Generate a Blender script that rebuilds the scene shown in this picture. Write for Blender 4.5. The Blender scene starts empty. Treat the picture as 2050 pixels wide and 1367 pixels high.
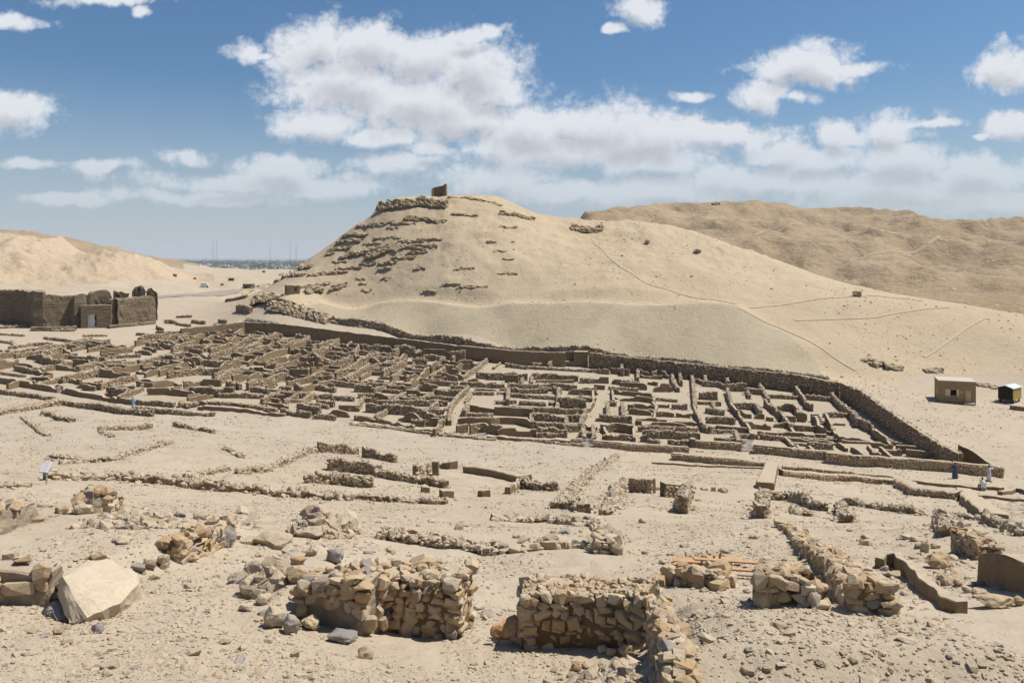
import bpy, bmesh, math, random
import numpy as np
from mathutils import Vector, Matrix, Euler

# ------------------------------------------------------------------ scene, camera, light
scene = bpy.context.scene
COL = scene.collection
R = math.radians
CAMZ = 25.0            # eye height above the village street, metres
FPX = 1600.0           # focal length in photograph pixels (2050 px wide)
HX, HY = 1025.0, 515.0 # principal column and horizon row in the photograph

cam = bpy.data.cameras.new('camera')
cam.lens = FPX / 2050.0 * 36.0
cam.sensor_width = 36.0
cam.shift_y = -(683.5 - HY) / 2050.0
cam.clip_start = 0.2
cam.clip_end = 90000
camo = bpy.data.objects.new('camera', cam)
camo.location = (0, 0, CAMZ)
camo.rotation_euler = (R(90), 0, 0)
COL.objects.link(camo)
scene.camera = camo

SUN_EL, SUN_AZ = 62.0, 78.0      # azimuth from the view axis (+Y) towards the right (+X)
sd = Vector((math.cos(R(SUN_EL)) * math.sin(R(SUN_AZ)), math.cos(R(SUN_EL)) * math.cos(R(SUN_AZ)), math.sin(R(SUN_EL))))
sun = bpy.data.lights.new('sun', 'SUN')
sun.energy = 4.9
sun.angle = R(0.53)
sun.color = (1.0, 0.955, 0.88)
suno = bpy.data.objects.new('sun', sun)
suno.rotation_euler = (-sd).to_track_quat('-Z', 'Y').to_euler()
suno.location = (60, 20, 120)
COL.objects.link(suno)

vs = scene.view_settings
vs.view_transform = 'Standard'
vs.look = 'None'
vs.exposure = 0.33
vs.gamma = 1.0
vs.use_curve_mapping = False
scene.cycles.max_bounces = 5
scene.cycles.diffuse_bounces = 3
scene.cycles.volume_bounces = 0
scene.cycles.use_denoising = True

# ------------------------------------------------------------------ node helpers
class NT:
    def __init__(s, tree):
        s.t = tree; s.n = tree.nodes; s.l = tree.links
    def new(s, typ, ins=None, **kw):
        nd = s.n.new(typ)
        for k, v in kw.items(): setattr(nd, k, v)
        if ins:
            for k, v in ins.items(): s.set(nd.inputs[k], v)
        return nd
    def set(s, sock, v):
        if isinstance(v, bpy.types.NodeSocket): s.l.new(v, sock)
        elif isinstance(v, bpy.types.Node): s.l.new(v.outputs[0], sock)
        else: sock.default_value = v
    def math(s, op, a, b=None, c=None, clamp=False):
        nd = s.n.new('ShaderNodeMath'); nd.operation = op; nd.use_clamp = clamp
        s.set(nd.inputs[0], a)
        if b is not None: s.set(nd.inputs[1], b)
        if c is not None: s.set(nd.inputs[2], c)
        return nd.outputs[0]
    def vmath(s, op, a, b=None, c=None, out=0):
        nd = s.n.new('ShaderNodeVectorMath'); nd.operation = op
        s.set(nd.inputs[0], a)
        if b is not None: s.set(nd.inputs[1], b)
        if c is not None: s.set(nd.inputs[2], c)
        return nd.outputs[out]
    def noise(s, vec, scale, detail=4, rough=0.55, dist=0.0):
        nd = s.n.new('ShaderNodeTexNoise')
        s.set(nd.inputs['Vector'], vec); nd.inputs['Scale'].default_value = scale
        nd.inputs['Detail'].default_value = detail; nd.inputs['Roughness'].default_value = rough
        nd.inputs['Distortion'].default_value = dist
        return nd.outputs[0]
    def maprange(s, v, a, b, c=0.0, d=1.0, smooth=False):
        nd = s.n.new('ShaderNodeMapRange'); nd.clamp = True
        if smooth: nd.interpolation_type = 'SMOOTHSTEP'
        s.set(nd.inputs[0], v)
        for i, q in enumerate((a, b, c, d)): s.set(nd.inputs[i + 1], q)
        return nd.outputs[0]
    def mix(s, f, a, b, mode='MIX'):
        nd = s.n.new('ShaderNodeMix'); nd.data_type = 'RGBA'; nd.blend_type = mode
        s.set(nd.inputs[0], f)
        for q, i in ((a, 6), (b, 7)):
            if isinstance(q, (tuple, list)): q = (q[0], q[1], q[2], 1.0)
            s.set(nd.inputs[i], q)
        return nd.outputs[2]
    def ramp(s, v, stops):
        nd = s.n.new('ShaderNodeValToRGB'); s.set(nd.inputs[0], v)
        e = nd.color_ramp.elements
        while len(e) < len(stops): e.new(0.5)
        for el, (p, c) in zip(e, stops):
            el.position = p; el.color = (c[0], c[1], c[2], 1.0)
        return nd.outputs[0]

# ------------------------------------------------------------------ world: sky with clouds at infinity
world = bpy.data.worlds.new('World')
scene.world = world
world.use_nodes = True
wt = NT(world.node_tree)
wt.n.clear()
CLOUDS = [  # photograph column, row, half width, half height of every cloud lobe
    (632,96,72,44),(735,92,92,40),(850,112,92,42),(945,140,78,52),(985,180,55,50),(690,172,115,48),(840,205,165,46),(640,244,82,26),
    (750,272,62,18),(930,238,105,42),(950,72,44,14),(508,96,40,17),(548,104,26,8),
    (1180,248,125,40),(1060,262,105,42),(1300,276,150,38),(1440,268,105,20),(1130,300,175,36),(1290,324,120,22),(1000,298,60,24),
    (1598,136,98,33),(1700,140,66,12),(1526,192,52,26),(1604,199,24,12),(1380,194,30,10),(1282,14,38,22),(1236,56,17,10),
    (2034,140,58,36),(2024,248,44,22),(1972,274,26,6),(1785,256,72,27),(1690,264,44,21),(1858,250,52,9),
    (1560,300,60,26),(1640,316,105,22),(1800,322,90,32),(1950,346,120,26),(1500,362,110,28),(1300,382,160,26),(1790,372,260,32),
    (985,362,110,30),(1120,386,150,22),(28,226,64,34),(24,46,55,13),(216,340,64,12),(374,315,46,11),(560,342,70,22),(520,366,200,16),
    (800,330,64,20),(650,378,110,16),(140,402,70,9),(50,330,60,8),(225,2,80,9),(300,24,18,12),
    (860,296,40,14),(420,395,180,12),(2010,400,200,24)]
geo = wt.new('ShaderNodeTexCoord')
dirv = geo.outputs['Generated']
sep = wt.new('ShaderNodeSeparateXYZ', {0: dirv})
ydir = wt.math('MAXIMUM', sep.outputs[1], 0.02)
uu = wt.math('DIVIDE', sep.outputs[0], ydir)
vv = wt.math('DIVIDE', sep.outputs[2], ydir)
uv = wt.new('ShaderNodeCombineXYZ', {0: uu, 1: vv, 2: 0.0}).outputs[0]
infront = wt.math('MULTIPLY', wt.maprange(sep.outputs[1], 0.15, 0.4), wt.math('MULTIPLY',
          wt.maprange(wt.math('ABSOLUTE', uu), 0.72, 0.95, 1.0, 0.0), wt.maprange(vv, 0.36, 0.5, 1.0, 0.0)))

grp = bpy.data.node_groups.new('cloud_density', 'ShaderNodeTree')
grp.interface.new_socket('P', in_out='INPUT', socket_type='NodeSocketVector')
grp.interface.new_socket('Density', in_out='OUTPUT', socket_type='NodeSocketFloat')
grp.interface.new_socket('Bulk', in_out='OUTPUT', socket_type='NodeSocketFloat')
gt = NT(grp)
gi = gt.new('NodeGroupInput'); go = gt.new('NodeGroupOutput')
P = gi.outputs['P']
w1 = gt.new('ShaderNodeTexNoise', {'Vector': P, 'Scale': 14.0, 'Detail': 3.0})
warp = gt.vmath('MULTIPLY', gt.vmath('SUBTRACT', w1.outputs[1], (0.5, 0.5, 0.5)), (0.075, 0.035, 0))
Pw = gt.vmath('ADD', P, warp)
cur = None
for (cx, cy, rx, ry) in CLOUDS:
    sm = 0.85 if rx < 30 else 1.0
    sx, sy = FPX / (rx * 1.12 * sm), FPX / (ry * 1.15 * sm)
    off = (-(cx - HX) / FPX * sx, -(HY - cy) / FPX * sy, 0)
    ln = gt.vmath('LENGTH', gt.vmath('MULTIPLY_ADD', Pw, (sx, sy, 0), off), out=1)
    cur = ln if cur is None else gt.math('MINIMUM', cur, ln)
placed = gt.math('MAXIMUM', gt.math('SUBTRACT', 1.0, cur), -1.2)
bulk = placed
n1 = gt.math('MULTIPLY_ADD', gt.math('SUBTRACT', gt.noise(P, 95.0, 6, 0.65), 0.5), 0.42, gt.noise(gt.vmath('MULTIPLY', P, (1, 1.35, 1)), 24.0, 8, 0.66))
n0 = gt.noise(gt.vmath('MULTIPLY', P, (1, 1.6, 1)), 9.0, 3, 0.5)
vo = gt.new('ShaderNodeTexVoronoi', {'Vector': gt.vmath('ADD', P, gt.vmath('MULTIPLY', w1.outputs[1], (0.03, 0.03, 0))), 'Scale': 34.0, 'Detail': 3.0, 'Roughness': 0.6, 'Lacunarity': 2.3})
bil = gt.math('SUBTRACT', 0.5, vo.outputs['Distance'])
placed = gt.math('ADD', gt.math('ADD', gt.math('MULTIPLY_ADD', n1, 1.5, placed), gt.math('MULTIPLY', bil, 0.55)), gt.math('MULTIPLY_ADD', n0, 0.9, -0.28))
gt.l.new(placed, go.inputs[0])
gt.l.new(gt.math('ADD', bulk, gt.math('ADD', gt.math('MULTIPLY_ADD', n0, 0.7, -0.35), gt.math('MULTIPLY', bil, 0.3))), go.inputs[1])
SKYK = 0.068
hazecol = (0.45, 0.485, 0.54)
sky = wt.new('ShaderNodeTexSky', sky_type='NISHITA', sun_disc=False, sun_elevation=R(SUN_EL), sun_rotation=R(SUN_AZ),
             altitude=100.0, air_density=1.0, dust_density=1.2, ozone_density=2.0)
skyc = wt.vmath('MULTIPLY', sky.outputs[0], (SKYK * 0.71, SKYK * 0.95, SKYK * 1.12))
el = wt.maprange(sep.outputs[2], 0.0, 0.22, 1.0, 0.0)
hz = wt.math('POWER', el, 1.5)
skyh = wt.mix(wt.math('MULTIPLY', hz, 0.9), skyc, hazecol)
def clouded(d0, d1, fine):
    alpha = wt.maprange(d0, 0.0, 1.0, 0.0, 1.0, smooth=True)
    shade = wt.maprange(wt.math('MULTIPLY_ADD', fine, 0.15, d1), -0.05, 0.85, 0.0, 1.0, smooth=True)
    ccol = wt.mix(shade, (0.62, 0.645, 0.685), (0.43, 0.445, 0.485))
    ca = wt.math('MULTIPLY', alpha, wt.maprange(sep.outputs[2], 0.0, 0.15, 0.22, 0.97))   # air in front of the low clouds
    cch = wt.mix(wt.math('MULTIPLY', hz, 0.45), ccol, (0.50, 0.525, 0.565))
    return wt.new('ShaderNodeBackground', {0: wt.mix(ca, skyh, cch), 1: 1.0}).outputs[0]
def cl(p):
    g = wt.n.new('ShaderNodeGroup'); g.node_tree = grp
    wt.set(g.inputs['P'], p)
    return g.outputs
front = clouded(cl(uv)[0], cl(wt.vmath('ADD', uv, (0.004, 0.020, 0)))[1], wt.noise(wt.vmath('MULTIPLY', uv, (1, 1.4, 1)), 60.0, 4, 0.6))
n2 = wt.noise(wt.vmath('MULTIPLY', dirv, (1, 1, 2.6)), 3.2, 6, 0.6)      # elsewhere the same broken cumulus
generic = wt.math('MULTIPLY', wt.math('SUBTRACT', n2, 0.605), 5.0)
rest = clouded(generic, wt.math('ADD', generic, -0.2), 0.5)
mixs = wt.new('ShaderNodeMixShader', {0: infront, 1: rest, 2: front})
wo = wt.new('ShaderNodeOutputWorld', {0: mixs.outputs[0]})
world.cycles.sampling_method = 'MANUAL'
world.cycles.sample_map_resolution = 256

# ------------------------------------------------------------------ numeric noise
def _h(ix, iy, iz, seed):
    n = (ix.astype(np.int64) * 374761393 + iy.astype(np.int64) * 668265263 + iz.astype(np.int64) * 2147483647 + seed * 1274126177) & 0xffffffff
    n = ((n ^ (n >> 13)) * 1274126177) & 0xffffffff
    n = ((n ^ (n >> 16)) * 2246822519) & 0xffffffff
    return ((n ^ (n >> 15)) & 0xffffff) / float(0xffffff)
def vnoise(x, y, z=None, seed=0):
    x = np.asarray(x, float); y = np.asarray(y, float)
    z = np.zeros_like(x) if z is None else np.asarray(z, float)
    ix, iy, iz = np.floor(x), np.floor(y), np.floor(z)
    fx, fy, fz = x - ix, y - iy, z - iz
    fx, fy, fz = [f * f * f * (f * (f * 6 - 15) + 10) for f in (fx, fy, fz)]
    r = 0
    for dz in ((0, 1) if np.any(fz) else (0,)):
        wz = fz if dz else 1 - fz
        for dy in (0, 1):
            wy = fy if dy else 1 - fy
            for dx in (0, 1):
                wx = fx if dx else 1 - fx
                r = r + _h(ix + dx, iy + dy, iz + dz, seed) * wx * wy * wz
    return r * 2 - 1
def fbm(x, y, z=None, oct=4, seed=0, gain=0.5):
    a, s, r = 1.0, 1.0, 0
    for i in range(oct):
        r = r + a * vnoise(x * s + 17.3 * i, y * s - 9.1 * i, None if z is None else z * s + 3.7 * i, seed + i)
        a *= gain; s *= 2.03
    return r
def sstep(a, b, x):
    t = np.clip((x - a) / (b - a), 0, 1)
    return t * t * (3 - 2 * t)

# ------------------------------------------------------------------ terrain
def villz(x, y):                       # the gently tilted village floor
    return -0.0314 * (x - 50) + 0.0245 * (y - 91)
def vill_t(px, py):                    # depth at which a photograph ray meets the village floor
    kx = (px - HX) / FPX; k = (py - HY) / FPX
    return 25.66 / (k - 0.0314 * kx + 0.0245)

CP = []                                # terrain control points: photograph column, row, depth in metres
CP += [(-300,1367,11),(0,1367,11),(400,1367,11.5),(700,1367,12.2),(900,1367,13),(1150,1367,13),(1400,1367,11.5),(1800,1367,11),(2350,1367,11)]
CP += [(-200,1250,14.2),(0,1262,14.2),(400,1250,14.5),(620,1325,13.3),(770,1290,15.2),(900,1288,15.7),(1000,1292,15.7),(1200,1305,15.3),(1288,1303,15.25),(1300,1345,13.9),(1350,1290,14.3),(1400,1300,13.2),(1500,1250,15),(1700,1250,15.5),(2050,1280,13.5),(2300,1280,13.5)]
CP += [(-250,1150,18.5),(0,1110,20.5),(250,1095,21.5),(450,1110,21.5),(600,1080,24),(640,1140,20.2),(980,1130,24),(850,1100,26),(1150,1110,24.5),(1400,1140,22),(1600,1215,17.5),(1770,1185,19.5),(1950,1215,17.2),(2150,1190,18)]
CP += [(-200,1020,32),(0,1030,31),(300,1025,33),(600,1030,36),(900,1050,35),(1200,1080,32),(1500,1060,35),(1700,1090,31),(1850,1090,30),(2050,1080,30),(2250,1080,30)]
CP += [(-200,980,43),(0,980,43),(100,965,48),(400,990,46),(800,1025,42),(1100,1010,48),(1240,1000,52),(1500,1010,55),(1700,1020,55),(1900,1050,45),(2050,1040,46),(2250,1040,46)]
CP += [(-200,930,58),(0,930,58),(300,930,60),(600,960,58),(900,980,60),(1150,950,72),(1300,960,70),(1550,962,76),(1800,985,76),(2000,1002,74),(2250,1002,74)]
CP += [(-200,880,74),(0,880,76),(300,880,80),(600,900,80),(900,925,82),(-200,840,92),(0,840,94),(300,850,92)]
vq = [(-150,790),(0,800),(150,815),(300,830),(500,848),(700,865),(900,885),(1150,905),(1400,920),(1700,945),(1920,965),(2050,975),(2250,985),
      (-150,730),(0,740),(0,690),(150,700),(150,750),(300,690),(300,750),(450,680),(450,760),(600,700),(600,780),(750,720),(750,800),(900,740),(900,820),
      (1050,740),(1050,820),(1200,760),(1200,840),(1350,770),(1350,850),(1500,785),(1500,870),(1650,810),(1650,900),(1750,850),(1800,920),
      (1850,800),(2000,810),(2050,850),(1950,870),(2050,910),(2200,850),(2200,920),(330,655),(200,655),(60,660),(-100,665),(-250,680),(420,648),(1780,800)]
CP += [(a, b, vill_t(a, b)) for a, b in vq]
CP += [(1700,768,146),(1500,741,157),(1180,700,168),(900,684,178),(760,668,187),(640,640,201),(520,632,208),
       (555,602,213),(700,640,202),(850,672,188),(1025,690,176),(1250,712,168),(1450,735,160)]
CP += [(640,605,214),(760,608,209),(900,608,199),(1025,608,191),(1200,610,183),(1400,605,180),(1480,614,178),(1000,650,182.5),(1250,660,175),(800,640,195),
       (760,603,215),(1025,602,198),(1400,599,187),
       (1600,690,165),(1550,650,174),(1660,745,157),(1740,730,158),(1850,700,163),(2050,742,152),(1780,770,150),(2050,680,161),(2250,700,155)]
CP += [(640,560,226),(760,560,221),(900,540,214),(1025,540,209),(1200,540,206),(1400,540,201),(1600,590,188),(1800,625,177),(1000,470,229),(850,470,230),(1200,490,227),(1350,490,222),(1500,540,209),(700,500,236)]
RIDGE = [(440,622,228),(480,604,232),(520,585,235),(560,562,238),(640,503,244),(700,455,250),(742,430,253),(762,407,254),(830,393,256),(900,388,258),(960,392,259),(1050,424,260),(1120,440,262),(1190,447,262),(1290,450,255),
         (1370,465,248),(1450,488,238),(1550,520,225),(1700,565,208),(1800,590,198),(1900,606,190),(2050,629,178),(2250,655,166)]
CP += RIDGE
W3 = []                                # world control points x, y, z
for (px, py, d) in RIDGE:
    if px >= 560:
        z = CAMZ - (py - HY) / FPX * d
        drop = max(4.0, min(20.0, z - 2))
        W3.append(((px - HX) / FPX * (d + 42), d + 42, z - drop))
CP += [(450,600,262),(350,600,300),(250,590,320),(0,592,300),(-200,590,300),(0,584,335),(150,580,345),(300,575,380),(450,570,420),(550,556,480),(400,550,700),(500,545,900),(560,542,1100),(300,553,600),(450,540,1300),(250,541,1300),(650,541,1300),(520,590,285)]
CP += [(-200,450,420),(0,465,420),(60,474,425),(110,483,430),(170,502,425),(250,525,420),(330,550,420),(400,571,415),(0,520,372),(100,532,372),(200,552,375),(0,572,340),(100,574,345),(250,572,378),(-200,520,372)]
CP += [(-200,470,800),(70,467,800),(130,474,820),(250,500,850),(330,523,900),(420,543,960),(150,545,600),(0,545,560)]
CP += [(1180,441,490),(1290,420,540),(1440,407,560),(1560,410,560),(1750,425,525),(1900,436,500),(2050,441,480),(2300,440,470),(1300,445,470),(1440,440,470),(1600,470,420),(1800,480,400),(1650,540,325),(1800,545,325),(1950,560,300),(2050,520,340),(2050,605,255),(1900,595,262),(1600,440,480),(1900,480,420),(2300,600,260),(2300,520,340)]
for (px, z, d) in [(-200,10,520),(100,12,520),(300,10,520),(0,8,1100),(300,4,1200),(1100,30,640),(1440,38,700),(1750,30,660),(2050,25,620),(2300,25,620),(1200,10,330),(1000,10,330),(800,8,330),(900,5,500),(700,7,600),
                   (1300,5,1200),(1800,5,1200),(1100,4,1200),(2300,5,1200)]:
    W3.append(((px - HX) / FPX * d, d, z))
for kx in (-0.8, -0.4, 0.0, 0.4, 0.8):
    for d, z in ((2, 23.2), (6, 21.2), (1900, -14), (2600, -26), (4000, -30), (8000, -30), (30000, -30)):
        W3.append((kx * d, d, z))
for (px, py, d) in CP:
    W3.append(((px - HX) / FPX * d, d, CAMZ - (py - HY) / FPX * d))
W3 = np.array(W3)
TH = np.arctan2(W3[:, 0], W3[:, 1]); LR = np.log(np.hypot(W3[:, 0], W3[:, 1]))
def tk(r2):
    return 0.5 * r2 * np.log(np.maximum(r2, 1e-12))
n = len(W3)
K = tk((TH[:, None] - TH[None]) ** 2 + (LR[:, None] - LR[None]) ** 2) + np.eye(n) * 1e-5
Pm = np.stack([np.ones(n), TH, LR], 1)
A = np.zeros((n + 3, n + 3)); A[:n, :n] = K; A[:n, n:] = Pm; A[n:, :n] = Pm.T
SOL = np.linalg.solve(A, np.concatenate([W3[:, 2], np.zeros(3)]))
def tps(th, lr):
    out = np.empty(th.shape); f_th, f_lr, f_o = th.ravel(), lr.ravel(), out.ravel()
    for s in range(0, f_th.size, 20000):
        a, b = f_th[s:s + 20000, None], f_lr[s:s + 20000, None]
        f_o[s:s + 20000] = tk((a - TH) ** 2 + (b - LR) ** 2) @ SOL[:n] + SOL[n] + SOL[n + 1] * a[:, 0] + SOL[n + 2] * b[:, 0]
    return f_o.reshape(th.shape)

ths = np.concatenate([np.linspace(-math.pi, -0.64, 26)[:-1], np.linspace(-0.64, 0.64, 661), np.linspace(0.64, math.pi, 26)[1:]])
rr = [1.2, 2.5, 4, 5.5, 7, 8, 9]
while rr[-1] < 125: rr.append(rr[-1] * 1.0078)
while rr[-1] < 275: rr.append(rr[-1] + 0.85)
while rr[-1] < 620: rr.append(rr[-1] + 3.2)
while rr[-1] < 40000: rr.append(rr[-1] * 1.06)
rs = np.array(rr)
TT, RR = np.meshgrid(np.clip(ths, -0.72, 0.72), rs, indexing='ij')
ZG = tps(TT, np.log(RR))
TT = np.meshgrid(ths, rs, indexing='ij')[0]
XG, YG = RR * np.sin(TT), RR * np.cos(TT)
far = RR > 3500
ZG[far] = -30 + 0 * ZG[far]
ZG = np.minimum(ZG, np.where((np.abs(TT) > 1.2) | (RR < 2.6), 23.2, 1e4))

# level village floor inside the enclosure (retaining wall along its back)
BACK = [(2003,957),(1940,926),(1840,872),(1780,838),(1735,812),(1700,795),(1650,783),(1600,775),(1450,757),(1300,745),(1180,733),(1000,722),(850,705),(700,688),(560,668),(490,656)]
VP = BACK + [(380,668),(280,688),(60,700),(-200,725),(-200,757),(0,786),(300,812),(600,832),(900,868),(1150,888),(1500,905),(1800,940),(2010,962)]
VPW = np.array([((px - HX) / FPX * vill_t(px, py), vill_t(px, py)) for px, py in VP])
def poly_sdf(x, y, poly):              # positive inside
    d = np.full(x.shape, 1e9); inside = np.zeros(x.shape, bool)
    m = len(poly)
    for i in range(m):
        ax, ay = poly[i]; bx, by = poly[(i + 1) % m]
        ex, ey = bx - ax, by - ay
        t = np.clip(((x - ax) * ex + (y - ay) * ey) / (ex * ex + ey * ey), 0, 1)
        d = np.minimum(d, np.hypot(x - ax - t * ex, y - ay - t * ey))
        c = ((ay > y) != (by > y)) & (x < (bx - ax) * (y - ay) / (by - ay + 1e-12) + ax)
        inside ^= c
    return np.where(inside, d, -d)
sel = (RR > 70) & (RR < 260) & (np.abs(TT) < 1.0)
sdv = np.full(RR.shape, -1e3); sdv[sel] = poly_sdf(XG[sel], YG[sel], VPW)
wv = sstep(-0.3, 0.5, sdv)
ZG = ZG * (1 - wv) + villz(XG, YG) * wv

# masks for the kinds of ground
PXG = np.tan(np.clip(TT, -1.3, 1.3)) * FPX + HX
rid = np.array(RIDGE, float)
ridd = np.interp(PXG, rid[:, 0], rid[:, 2])
based = np.interp(PXG, [400,470,560,700,850,1025,1180,1450,1600,1700,1780,1850,2050,2300], [232,222,206,197,187,174,166,157.5,150,146,149,154,151,148])
DG = YG
m_hill = (DG > based) & (DG < ridd + np.interp(PXG, [425, 560, 640], [0, 6, 50])) & (PXG > 425) & (np.abs(TT) < 1.0)
crestd = np.interp(PXG, [560,640,760,900,1025,1200,1400,1480,1560,1640], [206,213.5,208.5,198.5,190.6,183.5,180.3,178,171,158])
m_talus = m_hill & (DG < crestd + 0.6 * fbm(XG / 6, YG / 6, oct=3, seed=17)) & (PXG > 585) & (PXG < 1640)
m_far = (DG >= ridd + 50) & (PXG > 1000) & (DG < 1900) & (np.abs(TT) < 1.0)
m_left = (PXG <= 425) & (DG > 332) & (DG < 520) & (np.abs(TT) < 1.0) & (ZG > 13)
m_leftfar = (PXG <= 400) & (DG > 640) & (DG < 1050) & (np.abs(TT) < 1.0) & (ZG > 14)
m_plain = DG > 1250
wh = sstep(0, 14, DG - based) * sstep(425, 480, PXG) * (DG < ridd + 80) * (np.abs(TT) < 1.0)
for i in range(len(ths)):
    if abs(ths[i]) > 0.5: continue
    pxc = math.tan(ths[i]) * FPX + HX
    if not (600 < pxc < 1560): continue
    cth = math.cos(ths[i])
    cd = float(np.interp(pxc, [560,640,760,900,1025,1200,1400,1480,1560], [206,213.5,208.5,198.5,190.6,183.5,180.3,178,171])) / cth
    fade = float(np.interp(pxc, [600, 660, 1440, 1560], [0, 1, 1, 0]))
    zc = np.interp(cd, rs, ZG[i]); bd = float(based[i, 0]) / cth + 1.5; zb = np.interp(bd, rs, ZG[i])
    t1 = (rs > bd) & (rs <= cd)
    line = zb + (zc - zb) * (rs - bd) / (cd - bd)
    ZG[i, t1] += (line[t1] - ZG[i, t1]) * fade * 0.9
    t2 = (rs > cd) & (rs < cd + 9)
    q = sstep(2.5, 9, rs - cd)
    ZG[i, t2] = ZG[i, t2] + ((zc + 0.04 * (rs - cd)) * (1 - q) + ZG[i] * q - ZG[i])[t2] * fade
# banked rubble platforms of the foreground
def gpx(px, py, d): return ((px - HX) / FPX * d, d)
for poly, up_, soft in (([gpx(-120,1060,29), gpx(90,1040,29.5), gpx(250,1008,32), gpx(470,1050,28.5), gpx(462,1090,23.2), gpx(360,1120,20.8), gpx(250,1145,18.6), gpx(100,1150,17.6), gpx(-120,1150,17.4)], 0.42, 0.5),
                        ([gpx(1345,1300,13.9), gpx(1338,1250,15.8), gpx(1440,1248,15.8), gpx(1500,1262,15.2), gpx(1620,1300,13.9), gpx(1900,1330,12.6), gpx(2100,1400,10.5), gpx(1345,1400,11.0)], 0.46, 0.5),
                        ([gpx(500,1130,19.5), gpx(640,1090,23), gpx(720,1150,18.5), gpx(690,1180,17.6), gpx(560,1190,16.8)], 0.45, 0.6)):
    sl = (RR > 9) & (RR < 45) & (np.abs(TT) < 0.9)
    w_ = sstep(-soft, soft, poly_sdf(XG[sl], YG[sl], np.array(poly)))
    ZG[sl] += up_ * w_
# relief
ZG += 0.05 * fbm(XG / 1.1, YG / 1.1, oct=3, seed=3) * (RR < 140) * (1 - 0.6 * wv)
ZG += 0.17 * fbm(XG / 5.5, YG / 5.5, oct=3, seed=8) * (1 - wv) * (RR < 150) * sstep(7, 20, RR)
nh = fbm(XG / 22, YG / 22, oct=5, seed=21)
up = sstep(8, 20, ZG)
ZG += wh * up * (1 - 0.85 * m_talus) * (1.0 * nh + 0.35 * fbm(XG / 4.0, YG / 4.0, oct=4, seed=31)) * (0.35 + 0.65 * sstep(15, 30, ZG))
# bedded rock benches on the hill's flank
str_mask = wh * sstep(-0.05, 0.35, fbm(XG / 30 + 5, YG / 30, oct=3, seed=41) + 0.55 * sstep(1000, 700, PXG) + 0.25 * sstep(33, 40, ZG) - 0.25 * sstep(1100, 1300, PXG)) * sstep(13, 19, ZG) * sstep(1250, 1000, PXG)
ph = (ZG + 0.03 * XG + 1.6 * fbm(XG / 14, YG / 14, oct=4, seed=51)) / 2.6
fr = ph - np.floor(ph)
ZG += str_mask * 0.5 * (sstep(0.35, 0.8, fr) - fr) * (0.4 + 0.9 * vnoise(XG / 9, YG / 9, seed=55))
wf = m_far * sstep(0, 60, DG - ridd - 50)
rg = 1 - np.abs(fbm(XG / 70 + 3, YG / 70, oct=4, seed=61))
ZG += wf * (12.0 * (rg - 0.62) * (0.35 + 0.65 * sstep(62, 45, ZG)) + 1.2 * fbm(XG / 14, YG / 14, oct=4, seed=71))
wl = np.where(DG < 620, sstep(430, 320, PXG), 0.5 * sstep(420, 280, PXG)) * sstep(335, 360, DG) * (DG < 1100) * (PXG < 560) * (np.abs(TT) < 1.0) * sstep(10, 20, ZG)
ZG += wl * (3.6 * fbm(XG / 30, YG / 30, oct=6, seed=81, gain=0.55) + 5.0 * ((1 - np.abs(fbm(XG / 38, YG / 38, oct=4, seed=85))) - 0.6))
wd = sstep(230, 300, DG) * (DG < 1600) * (1 - wl) * (1 - wf) * (PXG < 760)
ZG += wd * (1.5 * fbm(XG / 35, YG / 35, oct=5, seed=91) + 1.2 * sstep(400, 700, DG) * fbm(XG / 70, YG / 70, oct=4, seed=95))

def hsample(x, y):
    x = np.asarray(x, float); y = np.asarray(y, float)
    th = np.arctan2(x, y); r = np.hypot(x, y)
    fi = np.interp(th, ths, np.arange(len(ths))); fj = np.interp(r, rs, np.arange(len(rs)))
    i = np.clip(fi.astype(int), 0, len(ths) - 2); j = np.clip(fj.astype(int), 0, len(rs) - 2)
    a, b = fi - i, fj - j
    return (ZG[i, j] * (1 - a) * (1 - b) + ZG[i + 1, j] * a * (1 - b) + ZG[i, j + 1] * (1 - a) * b + ZG[i + 1, j + 1] * a * b)
DS = np.exp(np.linspace(math.log(8), math.log(2500), 1500))
def ground(px, py):
    """point where the ray through a photograph pixel first meets the ground"""
    kx = (px - HX) / FPX; k = (py - HY) / FPX
    zz = hsample(kx * DS, DS); ray = CAMZ - k * DS
    hit = np.nonzero(ray < zz)[0]
    if len(hit) == 0: d = DS[-1]
    else:
        i = max(hit[0], 1); a = ray[i - 1] - zz[i - 1]; b = ray[i] - zz[i]
        d = DS[i - 1] + (DS[i] - DS[i - 1]) * a / (a - b + 1e-9)
    return float(kx * d), float(d), float(hsample(kx * d, d))
def crest(px, d0, d1):
    dd = np.linspace(d0, d1, 300); kx = (px - HX) / FPX
    i = int(np.argmax((hsample(kx * dd, dd) - CAMZ) / dd))
    return float(kx * dd[i]), float(dd[i]), float(hsample(kx * dd[i], dd[i]))
def hz1(x, y): return float(hsample(np.array([x]), np.array([y]))[0])

# ------------------------------------------------------------------ materials
def mat(name):
    m = bpy.data.materials.new(name); m.use_nodes = True
    t = NT(m.node_tree); t.n.clear()
    bsdf = t.new('ShaderNodeBsdfPrincipled'); bsdf.inputs['Roughness'].default_value = 0.92
    bsdf.inputs['Specular IOR Level'].default_value = 0.15
    out = t.new('ShaderNodeOutputMaterial', {0: bsdf.outputs[0]})
    return m, t, bsdf
def bump(t, bsdf, h, strength=0.5, dist=0.05):
    b = t.new('ShaderNodeBump', {'Height': h, 'Strength': strength, 'Distance': dist})
    t.set(bsdf.inputs['Normal'], b.outputs[0])

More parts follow.
